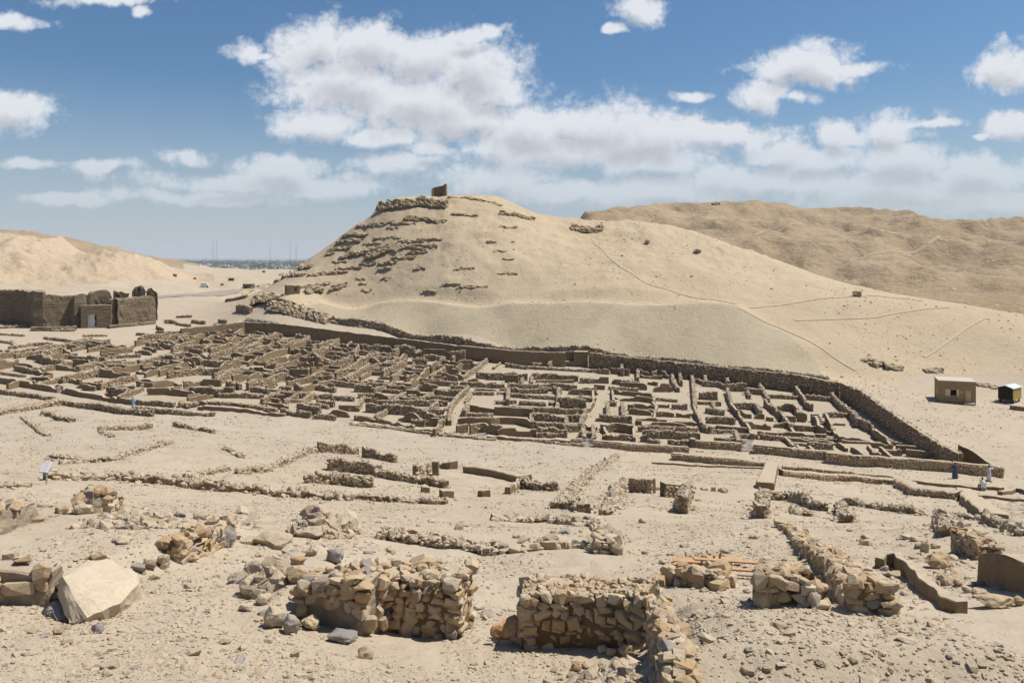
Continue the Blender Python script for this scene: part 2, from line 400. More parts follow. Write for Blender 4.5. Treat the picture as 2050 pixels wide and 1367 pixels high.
SAND = (0.455, 0.376, 0.268)
ALB = 0.80
def sc3(c, k): return tuple(q * k for q in c)
def ground_mat(name, base, dark, pale, s_big, s_mid, s_fine, speck=0.5, bumps=((0.9, 0.25), (7.0, 0.05)), speckle_scale=9.0, streak=None):
    m, t, b = mat(name)
    base, dark, pale = sc3(base, ALB), sc3(dark, ALB), sc3(pale, ALB)
    pos = t.new('ShaderNodeNewGeometry').outputs['Position']
    c = t.mix(t.maprange(t.noise(pos, s_big, 5, 0.6), 0.35, 0.68), base, pale)
    c = t.mix(t.math('MULTIPLY', t.maprange(t.noise(pos, s_mid, 6, 0.65), 0.5, 0.75), 0.75), c, dark)
    fine = t.noise(pos, s_fine, 4, 0.7)
    c = t.mix(t.maprange(fine, 0.25, 0.75, 0.0, 1.0), t.mix(0.35, c, dark), t.mix(0.25, c, pale))
    vor = t.new('ShaderNodeTexVoronoi', {'Vector': pos, 'Scale': speckle_scale})
    sp = t.math('MULTIPLY', t.maprange(vor.outputs['Distance'], 0.1, 0.42, 1.0, 0.0), t.maprange(t.new('ShaderNodeSeparateColor', {0: vor.outputs['Color']}).outputs[0], 0.55, 0.75))
    c = t.mix(t.math('MULTIPLY', sp, speck), c, t.mix(t.new('ShaderNodeSeparateColor', {0: vor.outputs['Color']}).outputs[1], sc3((0.30, 0.22, 0.15), ALB), sc3((0.60, 0.51, 0.40), ALB)))
    t.set(b.inputs['Base Color'], c)
    h = None
    for sc, w in bumps:
        q = t.math('MULTIPLY', t.noise(pos, sc, 6, 0.62), w)
        h = q if h is None else t.math('ADD', h, q)
    h = t.math('MULTIPLY_ADD', sp, 0.02, h)
    bump(t, b, h, 0.8, 1.0)
    return m
M_GROUND = ground_mat('sand_gravel', SAND, (0.345, 0.268, 0.188), (0.52, 0.43, 0.325), 0.07, 0.6, 9.0, 0.55, ((1.3, 0.10), (9.0, 0.035), (40.0, 0.008)), 7.0)
M_HILL = ground_mat('hill_scree', (0.50, 0.39, 0.255), (0.39, 0.29, 0.182), (0.545, 0.44, 0.302), 0.03, 0.12, 1.6, 0.5, ((0.25, 0.5), (1.6, 0.16), (6.0, 0.05)), 1.6)
M_FAR = ground_mat('far_scree', (0.385, 0.280, 0.165), (0.185, 0.140, 0.098), (0.455, 0.345, 0.22), 0.014, 0.03, 0.35, 0.75, ((0.05, 4.0), (0.25, 1.6), (1.2, 0.5)), 0.4)
M_TALUS = ground_mat('grey_talus', (0.42, 0.35, 0.232), (0.32, 0.255, 0.165), (0.47, 0.395, 0.28), 0.04, 0.13, 1.6, 0.8, ((0.5, 0.3), (1.6, 0.16), (5.0, 0.08)), 1.7)
M_PATH = ground_mat('trodden_path', (0.51, 0.405, 0.272), (0.46, 0.36, 0.24), (0.55, 0.445, 0.31), 0.1, 0.4, 3.0, 0.2, ((2.0, 0.03),), 3.0)
M_LEFT = ground_mat('pale_cliff', (0.52, 0.395, 0.265), (0.33, 0.245, 0.165), (0.60, 0.475, 0.335), 0.02, 0.05, 0.5, 0.5, ((0.06, 4.5), (0.3, 1.6), (1.5, 0.4)), 0.4)
M_FLOOR = ground_mat('village_floor_earth', (0.425, 0.35, 0.25), (0.345, 0.275, 0.19), (0.47, 0.395, 0.295), 0.09, 0.5, 6.0, 0.4, ((1.3, 0.08), (9.0, 0.03)), 5.0)
M_TERR = ground_mat('grey_gravel', (0.43, 0.36, 0.27), (0.35, 0.285, 0.205), (0.48, 0.405, 0.31), 0.06, 0.35, 7.0, 0.5, ((1.3, 0.08), (9.0, 0.035)), 5.0)
M_PLAIN = ground_mat('farm_plain', (0.13, 0.135, 0.08), (0.05, 0.065, 0.04), (0.34, 0.28, 0.20), 0.004, 0.006, 0.02, 0.5, ((0.01, 1.0),), 0.02)
M_FPATH = ground_mat('far_path', (0.46, 0.35, 0.225), (0.40, 0.30, 0.19), (0.49, 0.38, 0.25), 0.1, 0.4, 3.0, 0.1, ((2.0, 0.03),), 3.0)
M_ROAD = ground_mat('road_asphalt', (0.30, 0.26, 0.21), (0.25, 0.215, 0.175), (0.36, 0.31, 0.25), 0.1, 0.5, 4.0, 0.1, ((4.0, 0.01),), 3.0)

# ------------------------------------------------------------------ mesh helpers
def link(name, me, m=None, parent=None, label=None, cat=None, group=None, kind=None):
    o = bpy.data.objects.new(name, me); COL.objects.link(o)
    if m is not None and me is not None and not me.materials: me.materials.append(m)
    if parent is not None: o.parent = parent
    tag(o, label, cat, group, kind)
    return o
def tag(o, label=None, cat=None, group=None, kind=None):
    if label: o['label'] = label
    if cat: o['category'] = cat
    if group: o['group'] = group
    if kind: o['kind'] = kind
def empty(name, loc, label, cat, group=None, rz=0):
    o = bpy.data.objects.new(name, None); COL.objects.link(o)
    o.location = loc; o.rotation_euler = (0, 0, rz); o.empty_display_size = 0.2
    tag(o, label, cat, group)
    return o
def mesh_np(name, V, F, smooth=False):
    """V (n,3), F (m,k) equal-sided faces"""
    me = bpy.data.meshes.new(name)
    V = np.asarray(V, np.float32); F = np.asarray(F, np.int32)
    me.vertices.add(len(V)); me.vertices.foreach_set('co', V.ravel())
    m, k = F.shape
    me.loops.add(m * k); me.loops.foreach_set('vertex_index', F.ravel())
    me.polygons.add(m); me.polygons.foreach_set('loop_start', np.arange(0, m * k, k, dtype=np.int32))
    try: me.polygons.foreach_set('loop_total', np.full(m, k, np.int32))
    except Exception: pass
    me.polygons.foreach_set('use_smooth', np.full(m, smooth))
    me.update(calc_edges=True); me.validate()
    return me

# ------------------------------------------------------------------ terrain meshes
NTH, NR = XG.shape
idx = np.arange(NTH * NR).reshape(NTH, NR)
quads = np.stack([idx[:-1, :-1], idx[1:, :-1], idx[1:, 1:], idx[:-1, 1:]], -1).reshape(-1, 4)
kindg = np.zeros((NTH, NR), int)
kindg[m_plain] = 5; kindg[m_hill] = 1; kindg[m_talus] = 6; kindg[wv > 0.5] = 7; kindg[(wv <= 0.5) & (DG > 66 + 5 * fbm(XG / 12, YG / 12, oct=3, seed=19)) & (DG < 125) & (sdv > -60) & (PXG < 1240) & (np.abs(TT) < 0.9)] = 8; kindg[m_far] = 2; kindg[m_left] = 3; kindg[m_leftfar] = 4
fk = kindg[:-1, :-1].ravel()
VT = np.stack([XG, YG, ZG], -1).reshape(-1, 3)
for kd, nm, mt in ((0, 'ground', M_GROUND), (1, 'hill', M_HILL), (6, 'scree_slope', M_TALUS), (7, 'village_floor', M_FLOOR), (8, 'gravel_terrace', M_TERR), (2, 'far_hills', M_FAR), (3, 'desert_hill', M_LEFT), (4, 'distant_hill', M_FAR), (5, 'river_plain', M_PLAIN)):
    q = quads[fk == kd]
    used, inv = np.unique(q, return_inverse=True)
    me = mesh_np(nm, VT[used], inv.reshape(-1, 4)[:, ::-1], smooth=True)
    link(nm, me, mt, kind='structure')
#@@NEXT
# ------------------------------------------------------------------ stone and wall materials
rnd = random.Random(11)
nrs = np.random.RandomState(5)
def stone_mat(name, stops, dust=0.25):
    m, t, b = mat(name)
    stops = [(p_, sc3(c_, ALB)) for p_, c_ in stops]
    oi = t.new('ShaderNodeObjectInfo')
    tc = t.new('ShaderNodeTexCoord').outputs['Object']
    pos = t.new('ShaderNodeNewGeometry').outputs['Position']
    c = t.ramp(oi.outputs['Random'], stops)
    nz = t.noise(pos, 8.0, 8, 0.72)
    c = t.mix(t.maprange(nz, 0.4, 0.68, 0.0, 0.55), c, t.mix(0.5, c, (0.19, 0.135, 0.085)))
    nz2 = t.noise(pos, 2.3, 5, 0.6)
    c = t.mix(t.maprange(nz2, 0.5, 0.7, 0.0, 0.55), c, (0.44, 0.365, 0.27))
    t.set(b.inputs['Base Color'], c)
    h = t.math('ADD', t.math('MULTIPLY', t.noise(pos, 6.0, 8, 0.68), 0.055), t.math('MULTIPLY', t.noise(pos, 30.0, 5, 0.6), 0.010))
    bump(t, b, h, 0.8, 1.0)
    return m
M_PALE = stone_mat('pale_limestone', [(0.0, (0.56, 0.46, 0.33)), (0.4, (0.50, 0.40, 0.275)), (0.62, (0.45, 0.345, 0.23)), (0.82, (0.55, 0.46, 0.345)), (0.93, (0.36, 0.26, 0.175)), (0.975, (0.29, 0.255, 0.23)), (1.0, (0.60, 0.53, 0.43))])
M_WARM = stone_mat('warm_limestone', [(0.0, (0.55, 0.42, 0.265)), (0.3, (0.50, 0.355, 0.20)), (0.55, (0.45, 0.30, 0.165)), (0.75, (0.58, 0.455, 0.30)), (0.9, (0.38, 0.255, 0.145)), (1.0, (0.62, 0.51, 0.37))])
M_SLAB = stone_mat('cream_limestone', [(0.0, (0.62, 0.51, 0.37)), (1.0, (0.62, 0.51, 0.37))])
M_GREY = stone_mat('grey_flint', [(0.0, (0.27, 0.245, 0.23)), (0.5, (0.34, 0.305, 0.275)), (1.0, (0.42, 0.355, 0.29))])
M_ROCK = stone_mat('bedrock', [(0.0, (0.36, 0.27, 0.17)), (1.0, (0.43, 0.33, 0.215))])

def plaster_mat(name, base, dark, cap, capmix=0.85, strata=False, rubble=0.0):
    m, t, b = mat(name)
    base, dark, cap = sc3(base, ALB * 0.86), sc3(dark, ALB * 0.8), sc3(cap, ALB * 1.05)
    g = t.new('ShaderNodeNewGeometry'); pos = g.outputs['Position']
    oi = t.new('ShaderNodeObjectInfo')
    c = t.mix(t.maprange(t.noise(pos, 0.9, 6, 0.65), 0.35, 0.7), base, dark)
    c = t.mix(t.maprange(oi.outputs['Random'], 0.0, 1.0, 0.0, 0.35), c, tuple(q * 1.25 for q in base))
    c = t.mix(t.maprange(t.noise(pos, 7.0, 5, 0.7), 0.45, 0.75, 0.0, 0.6), c, tuple(q * 0.6 for q in dark))
    h = t.math('ADD', t.math('MULTIPLY', t.noise(pos, 2.5, 6, 0.65), 0.08), t.math('MULTIPLY', t.noise(pos, 14.0, 4, 0.6), 0.02))
    if rubble:
        vo = t.new('ShaderNodeTexVoronoi', {'Vector': t.vmath('ADD', pos, t.vmath('MULTIPLY', t.new('ShaderNodeTexNoise', {'Vector': pos, 'Scale': 3.0}).outputs[1], (0.2, 0.2, 0.2))), 'Scale': rubble})
        col = t.new('ShaderNodeSeparateColor', {0: vo.outputs['Color']})
        c = t.mix(t.maprange(vo.outputs['Distance'], 0.32, 0.5, 0.75, 0.0), c, t.mix(col.outputs[0], (0.29, 0.20, 0.11), (0.42, 0.32, 0.21)))
        h = t.math('ADD', h, t.maprange(vo.outputs['Distance'], 0.2, 0.55, 0.09, 0.0))
    if strata:
        ps = t.vmath('MULTIPLY', pos, (0.25, 0.25, 2.2))
        sn = t.noise(ps, 1.2, 5, 0.7)
        c = t.mix(t.maprange(sn, 0.5, 0.65, 0.0, 0.6), c, tuple(q * 0.55 for q in dark))
        h = t.math('ADD', h, t.math('MULTIPLY', sn, 0.5))
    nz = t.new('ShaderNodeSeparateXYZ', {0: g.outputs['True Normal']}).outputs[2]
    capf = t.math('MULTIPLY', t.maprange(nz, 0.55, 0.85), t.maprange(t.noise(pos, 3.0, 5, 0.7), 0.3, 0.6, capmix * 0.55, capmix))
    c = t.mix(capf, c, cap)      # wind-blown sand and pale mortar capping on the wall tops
    t.set(b.inputs['Base Color'], c)
    bump(t, b, h, 0.8, 1.0)
    return m
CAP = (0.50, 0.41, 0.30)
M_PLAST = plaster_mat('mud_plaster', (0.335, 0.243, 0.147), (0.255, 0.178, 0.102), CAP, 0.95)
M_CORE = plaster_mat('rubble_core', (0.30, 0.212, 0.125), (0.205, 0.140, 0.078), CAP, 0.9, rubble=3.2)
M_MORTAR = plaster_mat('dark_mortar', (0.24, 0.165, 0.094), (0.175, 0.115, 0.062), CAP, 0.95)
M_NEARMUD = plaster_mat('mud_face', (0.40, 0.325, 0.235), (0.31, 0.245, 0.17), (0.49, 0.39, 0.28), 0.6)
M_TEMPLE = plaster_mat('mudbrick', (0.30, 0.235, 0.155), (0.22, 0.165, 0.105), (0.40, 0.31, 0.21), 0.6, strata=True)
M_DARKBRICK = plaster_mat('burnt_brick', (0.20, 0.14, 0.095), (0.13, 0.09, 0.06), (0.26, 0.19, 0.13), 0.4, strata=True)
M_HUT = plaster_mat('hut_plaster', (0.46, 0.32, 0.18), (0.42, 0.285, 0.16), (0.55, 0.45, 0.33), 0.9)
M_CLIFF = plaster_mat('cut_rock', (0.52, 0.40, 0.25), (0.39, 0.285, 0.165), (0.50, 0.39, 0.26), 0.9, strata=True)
def flat_mat(name, col, rough=0.6, noise=0.15, metal=0.0):
    m, t, b = mat(name)
    pos = t.new('ShaderNodeTexCoord').outputs['Object']
    c = t.mix(t.maprange(t.noise(pos, 5.0, 5, 0.65), 0.3, 0.7, 0.0, noise * 2), col, tuple(q * 0.55 for q in col))
    t.set(b.inputs['Base Color'], c); b.inputs['Roughness'].default_value = rough; b.inputs['Metallic'].default_value = metal
    return m

# ------------------------------------------------------------------ rock prototypes (not linked: only their mesh data is shared)
def hull_rock(seed, npts=16, box=0.5, flat=0.75):
    r = random.Random(seed)
    bm = bmesh.new()
    for i in range(npts):
        v = Vector((r.gauss(0, 1), r.gauss(0, 1), r.gauss(0, 1))).normalized()
        q = Vector([math.copysign(abs(c) ** box, c) for c in v])
        q *= r.uniform(0.82, 1.0) / max(abs(c) for c in q) ** 0.6
        bm.verts.new((q.x * 0.5, q.y * 0.5, q.z * 0.5 * flat))
    res = bmesh.ops.convex_hull(bm, input=bm.verts)
    bmesh.ops.delete(bm, geom=list({g for g in res['geom_interior'] + res['geom_unused'] if isinstance(g, bmesh.types.BMVert)}), context='VERTS')
    me = bpy.data.meshes.new('stone'); bm.to_mesh(me); bm.free()
    # normalise to a unit box
    co = np.array([v.co[:] for v in me.vertices]); lo, hi = co.min(0), co.max(0)
    co = (co - (lo + hi) / 2) / (hi - lo)
    me.vertices.foreach_set('co', co.astype(np.float32).ravel()); me.update()
    return me
def rock_set(prefix, m, count, **kw):
    col = bpy.data.collections.new(prefix)
    mes = []
    for i in range(count):
        me = hull_rock(hash(prefix) % 1000 * 0 + 100 * len(prefix) + i, **kw); me.materials.append(m)
        o = bpy.data.objects.new('stone_form', me); col.objects.link(o); mes.append(me)
    return col, mes
NROCK = 10
C_PALE, R_PALE = rock_set('pale', M_PALE, NROCK, npts=20, box=0.8)
C_WARM, R_WARM = rock_set('warm_stones', M_WARM, NROCK, npts=26, box=0.72)
for i_, q_ in enumerate((14, 34, 12, 30)):      # some slabby, some lumpier forms among the wall stones
    me_ = hull_rock(900 + i_, npts=q_, box=(0.4, 1.0, 0.5, 0.9)[i_]); me_.materials.append(M_WARM); R_WARM.append(me_)
C_GREY, R_GREY = rock_set('greys', M_GREY, NROCK, npts=18, box=0.6)

def scatter_group(name, col):
    g = bpy.data.node_groups.new(name, 'GeometryNodeTree')
    g.interface.new_socket('Geometry', in_out='INPUT', socket_type='NodeSocketGeometry')
    g.interface.new_socket('Geometry', in_out='OUTPUT', socket_type='NodeSocketGeometry')
    gi = g.nodes.new('NodeGroupInput'); go = g.nodes.new('NodeGroupOutput')
    iop = g.nodes.new('GeometryNodeInstanceOnPoints'); ci = g.nodes.new('GeometryNodeCollectionInfo')
    ci.inputs['Collection'].default_value = col
    ci.inputs['Separate Children'].default_value = True; ci.inputs['Reset Children'].default_value = True
    def attr(nm, dt):
        nd = g.nodes.new('GeometryNodeInputNamedAttribute'); nd.data_type = dt; nd.inputs[0].default_value = nm
        return [o for o in nd.outputs if o.enabled and o.name == 'Attribute'][0]
    e2r = g.nodes.new('FunctionNodeEulerToRotation')
    L = g.links.new
    L(gi.outputs[0], iop.inputs['Points']); L(ci.outputs[0], iop.inputs['Instance'])
    iop.inputs['Pick Instance'].default_value = True
    L(attr('idx', 'INT'), iop.inputs['Instance Index']); L(attr('rot', 'FLOAT_VECTOR'), e2r.inputs[0])
    L(e2r.outputs[0], iop.inputs['Rotation']); L(attr('scl', 'FLOAT_VECTOR'), iop.inputs['Scale'])
    L(iop.outputs[0], go.inputs[0])
    return g
G_PALE = scatter_group('scatter_pale', C_PALE)
G_WARM = scatter_group('scatter_warm', C_WARM)
def scatter(name, pts, scl, rot, group, parent=None, label=None, cat=None, loc=(0, 0, 0)):
    me = bpy.data.meshes.new(name)
    pts = np.asarray(pts, np.float32); m = len(pts)
    me.vertices.add(m); me.vertices.foreach_set('co', pts.ravel())
    for nm, dt, arr in (('scl', 'FLOAT_VECTOR', scl), ('rot', 'FLOAT_VECTOR', rot)):
        a = me.attributes.new(nm, dt, 'POINT'); a.data.foreach_set('vector', np.asarray(arr, np.float32).ravel())
    a = me.attributes.new('idx', 'INT', 'POINT'); a.data.foreach_set('value', nrs.randint(0, NROCK, m).astype(np.int32))
    o = bpy.data.objects.new(name, me); COL.objects.link(o)
    if parent is not None: o.parent = parent
    else: o.location = loc
    mod = o.modifiers.new('scatter', 'NODES'); mod.node_group = group
    tag(o, label, cat, None, 'stuff')
    return o

# ------------------------------------------------------------------ walls
def resample(P2, H, step):
    P2 = np.asarray(P2, float); H = np.asarray(H, float)
    seg = np.hypot(*np.diff(P2, axis=0).T); s = np.concatenate([[0], np.cumsum(seg)])
    m = max(2, int(math.ceil(s[-1] / step)) + 1)
    t = np.linspace(0, s[-1], m)
    return np.stack([np.interp(t, s, P2[:, 0]), np.interp(t, s, P2[:, 1])], 1), np.interp(t, s, H), s[-1]
def normals2(P2):
    d = np.gradient(P2, axis=0); d /= np.maximum(np.hypot(d[:, 0], d[:, 1])[:, None], 1e-6)
    return np.stack([-d[:, 1], d[:, 0]], 1)
def ribbon(P2, H, thick, jag=0.06, wob=0.03, batter=0.0, rough=0.0, rows=3, seed=0, sink=0.35, ends=True):
    """extruded wall: centre line P2 (resampled), heights H, returns V, F around origin org"""
    N = normals2(P2); m = len(P2)
    z0 = hsample(P2[:, 0], P2[:, 1])
    s = np.concatenate([[0], np.cumsum(np.hypot(*np.diff(P2, axis=0).T))])
    top = H * (1 + jag * fbm(s / 1.3 + seed * 7.7, s * 0 + seed * 3.1, oct=3, seed=seed % 97))
    top = np.maximum(top, 0.12)
    prof = [(-1, -sink)]
    for q in range(1, rows + 1): prof.append((-1, (q / (rows + 0.35))))
    prof.append((-0.86, 1.0)); prof.append((0.86, 1.0))
    for q in range(rows, 0, -1): prof.append((1, (q / (rows + 0.35))))
    prof.append((1, -sink))
    k = len(prof)
    V = np.zeros((m, k, 3))
    for j, (a, f) in enumerate(prof):
        hh = top * f if f > 0 else np.full(m, f)
        half = thick / 2 * (1 - batter * max(f, 0))
        off = a * half
        V[:, j, 0] = P2[:, 0] + N[:, 0] * off
        V[:, j, 1] = P2[:, 1] + N[:, 1] * off
        V[:, j, 2] = z0 + hh
    x, y, z = V[..., 0].copy(), V[..., 1].copy(), V[..., 2].copy()
    w = wob + rough
    sc = 1.1 if rough else 0.9
    V[..., 0] += w * fbm(x * sc, y * sc, z * sc * (3 if rough else 1) + 5, oct=3, seed=seed % 31 + 1)
    V[..., 1] += w * fbm(x * sc + 40, y * sc, z * sc * (3 if rough else 1), oct=3, seed=seed % 31 + 2)
    V[:, 1:-1, 2] += 0.6 * w * fbm(x * sc * 1.7, y * sc * 1.7 + 9, z * sc, oct=3, seed=seed % 31 + 3)[:, 1:-1]
    id_ = np.arange(m * k).reshape(m, k)
    F = np.stack([id_[:-1, :-1], id_[1:, :-1], id_[1:, 1:], id_[:-1, 1:]], -1).reshape(-1, 4)
    caps = []
    if ends:
        for j in range(k // 2 - 1):
            caps.append((id_[0, j], id_[0, j + 1], id_[0, k - 2 - j], id_[0, k - 1 - j]))
            caps.append((id_[-1, k - 1 - j], id_[-1, k - 2 - j], id_[-1, j + 1], id_[-1, j]))
        F = np.concatenate([F, np.array(caps)])
    return V.reshape(-1, 3), F[:, ::-1], top, z0, N
def wall_points(P2, top, z0, N, thick, size, seed, cover=1.0, topcover=1.0, back=0.6):
    """stone positions over the faces and the top of a rubble wall"""
    r = np.random.RandomState(seed)
    s = np.concatenate([[0], np.cumsum(np.hypot(*np.diff(P2, axis=0).T))]); L = s[-1]
    pts, scl, rot = [], [], []
    ang = np.arctan2(np.gradient(P2[:, 1]), np.gradient(P2[:, 0]))
    hm = top.mean()
    for side, cv in ((-1, cover), (1, cover * back)):
        nst = int(L * hm / (size * size * 0.75) * cv)
        t = r.uniform(0, L, nst); f = r.uniform(0, 1, nst)
        x = np.interp(t, s, P2[:, 0]); y = np.interp(t, s, P2[:, 1]); nx = np.interp(t, s, N[:, 0]); ny = np.interp(t, s, N[:, 1])
        zt = np.interp(t, s, top); zz = np.interp(t, s, z0) + np.maximum(zt * f - size * 0.3, 0.02)
        o = side * (thick / 2 - size * 0.22 + r.uniform(-0.05, 0.04, nst))
        pts.append(np.stack([x + nx * o, y + ny * o, zz], 1))
        sz = size * np.exp(r.normal(0, 0.28, nst))
        scl.append(np.stack([sz * r.uniform(0.9, 1.5, nst), sz * r.uniform(0.7, 1.1, nst), sz * r.uniform(0.6, 0.95, nst)], 1))
        rot.append(np.stack([r.normal(0, 0.25, nst), r.normal(0, 0.25, nst), np.interp(t, s, ang) + r.normal(0, 0.3, nst)], 1))
    nst = int(L * thick / (size * size * 0.7) * topcover)
    t = r.uniform(0, L, nst); o = r.uniform(-0.42, 0.42, nst) * thick
    x = np.interp(t, s, P2[:, 0]) + np.interp(t, s, N[:, 0]) * o; y = np.interp(t, s, P2[:, 1]) + np.interp(t, s, N[:, 1]) * o
    pts.append(np.stack([x, y, np.interp(t, s, z0) + np.interp(t, s, top) + (r.uniform(-0.28, 0.12, nst) * size)], 1))
    sz = size * np.exp(r.normal(-0.1, 0.3, nst))
    scl.append(np.stack([sz * r.uniform(0.8, 1.4, nst), sz, sz * r.uniform(0.6, 1.0, nst)], 1)); rot.append(r.uniform(-0.5, 3, (nst, 3)) * np.array([0.3, 0.3, 2]))
    # tumbled stones at the foot
    nst = int(L / size * 0.9 * cover)
    t = r.uniform(0, L, nst); o = (thick / 2 + np.abs(r.normal(0, 0.35, nst))) * np.where(r.rand(nst) < 0.5, -1, 1)
    x = np.interp(t, s, P2[:, 0]) + np.interp(t, s, N[:, 0]) * o; y = np.interp(t, s, P2[:, 1]) + np.interp(t, s, N[:, 1]) * o
    sz = size * 0.75 * np.exp(r.normal(-0.2, 0.35, nst))
    pts.append(np.stack([x, y, hsample(x, y) + sz * 0.15], 1))
    scl.append(np.stack([sz * 1.2, sz, sz * 0.7], 1)); rot.append(r.uniform(0, 3, (nst, 3)) * np.array([0.15, 0.15, 2]))
    return np.concatenate(pts), np.concatenate(scl), np.concatenate(rot)

WALLN = [0]
ALLPTS = []
def px_wall(kind, h, tops, name, label, cat='wall', group=None, thick=None, jag=None, extra=None, ssize=None, batter=0.0):
    """kind: p plastered, r rubble, m masonry with plaster top, k bedrock ledge.  tops: crest line in photograph pixels, h: face height in pixels"""
    hs = h if isinstance(h, (list, tuple)) else [h] * len(tops)
    base = [ground(px, py + hh) for (px, py), hh in zip(tops, hs)]
    d = np.array([b[1] for b in base]); H = np.clip(np.array(hs) * d / FPX, 0.22, 12.0)
    return build_wall(kind, [(b[0], b[1]) for b in base], H, name, label, cat, group, thick, jag, ssize, batter)
def build_wall(kind, B2, H, name, label, cat='wall', group=None, thick=None, jag=None, ssize=None, batter=0.0):
    WALLN[0] += 1; seed = WALLN[0] * 13 + 7
    H = np.asarray(H, float)
    dm = float(np.median([b[1] for b in B2]))
    B2 = [np.array(b_, float) for b_ in B2]
    if kind in 'pr' and thick is None:             # run the ends into their neighbours
        for a_, c_ in ((0, 1), (-1, -2)):
            e_ = B2[a_] - B2[c_]; B2[a_] = B2[a_] + e_ / max(np.hypot(*e_), 1e-6) * 0.3
    th = thick or {'p': 0.42, 'r': 0.5, 'm': 0.75, 'k': 1.6, 'q': 0.8}[kind]
    step = {'p': 0.4, 'r': 0.45, 'm': 0.5, 'k': 0.4, 'q': 0.5}[kind] * max(1.0, dm / 160)
    P2, Hr, L = resample(B2, H, step)
    N = normals2(P2)
    away = np.sign((N * P2).sum(1).mean()) or 1.0
    P2 = P2 + N * away * th / 2
    if away < 0: P2, Hr = P2[::-1], Hr[::-1]        # keep the first face towards the viewpoint side
    ALLPTS.append(P2)
    worn = kind == 'p' and jag is None
    jg = {'p': 0.035, 'r': 0.16, 'm': 0.015, 'k': 0.22, 'q': 0.03}[kind] if jag is None else jag
    if worn:                                        # crumbled ends and bites out of the crest
        s_ = np.linspace(0, L, len(P2))
        Hr = Hr * (1 - 0.30 * sstep(0.22, 0.34, fbm(s_ / 1.7 + seed, s_ * 0 + seed, oct=2, seed=seed % 77)) - 0.12 * sstep(-0.1, 0.0, fbm(s_ / 2.9 - seed, s_ * 0 + seed, oct=1, seed=seed % 71)) - 0.3 * np.exp(-np.minimum(s_, L - s_) / 0.5) * (seed % 3 == 0))
    V, F, top, z0, N = ribbon(P2, Hr, th, jag=jg, wob={'p': 0.05, 'm': 0.03}.get(kind, 0.06), rough={'k': 0.28}.get(kind, 0.0), rows=5 if kind == 'k' else 3, batter=batter + (0.8 if kind == 'k' else 0.08), seed=seed)
    org = np.array([P2[:, 0].mean(), P2[:, 1].mean(), z0.mean()])
    me = mesh_np(name, V - org, F, smooth=False)
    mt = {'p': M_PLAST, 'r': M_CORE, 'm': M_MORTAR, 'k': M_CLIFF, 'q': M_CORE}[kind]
    o = link(name, me, mt, None, label, cat, group)
    o.location = org
    if kind in 'rq' or (worn and seed % 5 < 2):
        size = ssize or max(0.19, min(0.24, dm * 0.0015))
        cv = (0.5 if dm > 70 else 0.85) if kind == 'r' else 0.30 if kind == 'q' else 0.08 + 0.10 * (seed % 5)
        pts, scl, rot = wall_points(P2, top, z0, N, th, size, seed, cover=cv, topcover=0.7 if kind == 'r' else 0.12 if kind == 'q' else cv * 1.4)
        scatter('stones', pts - org, scl, rot, G_PALE, parent=o)
    o['kind'] = 'thing'
    o['h_m'] = float(H.mean()); o['len_m'] = float(L)
    return o, dm

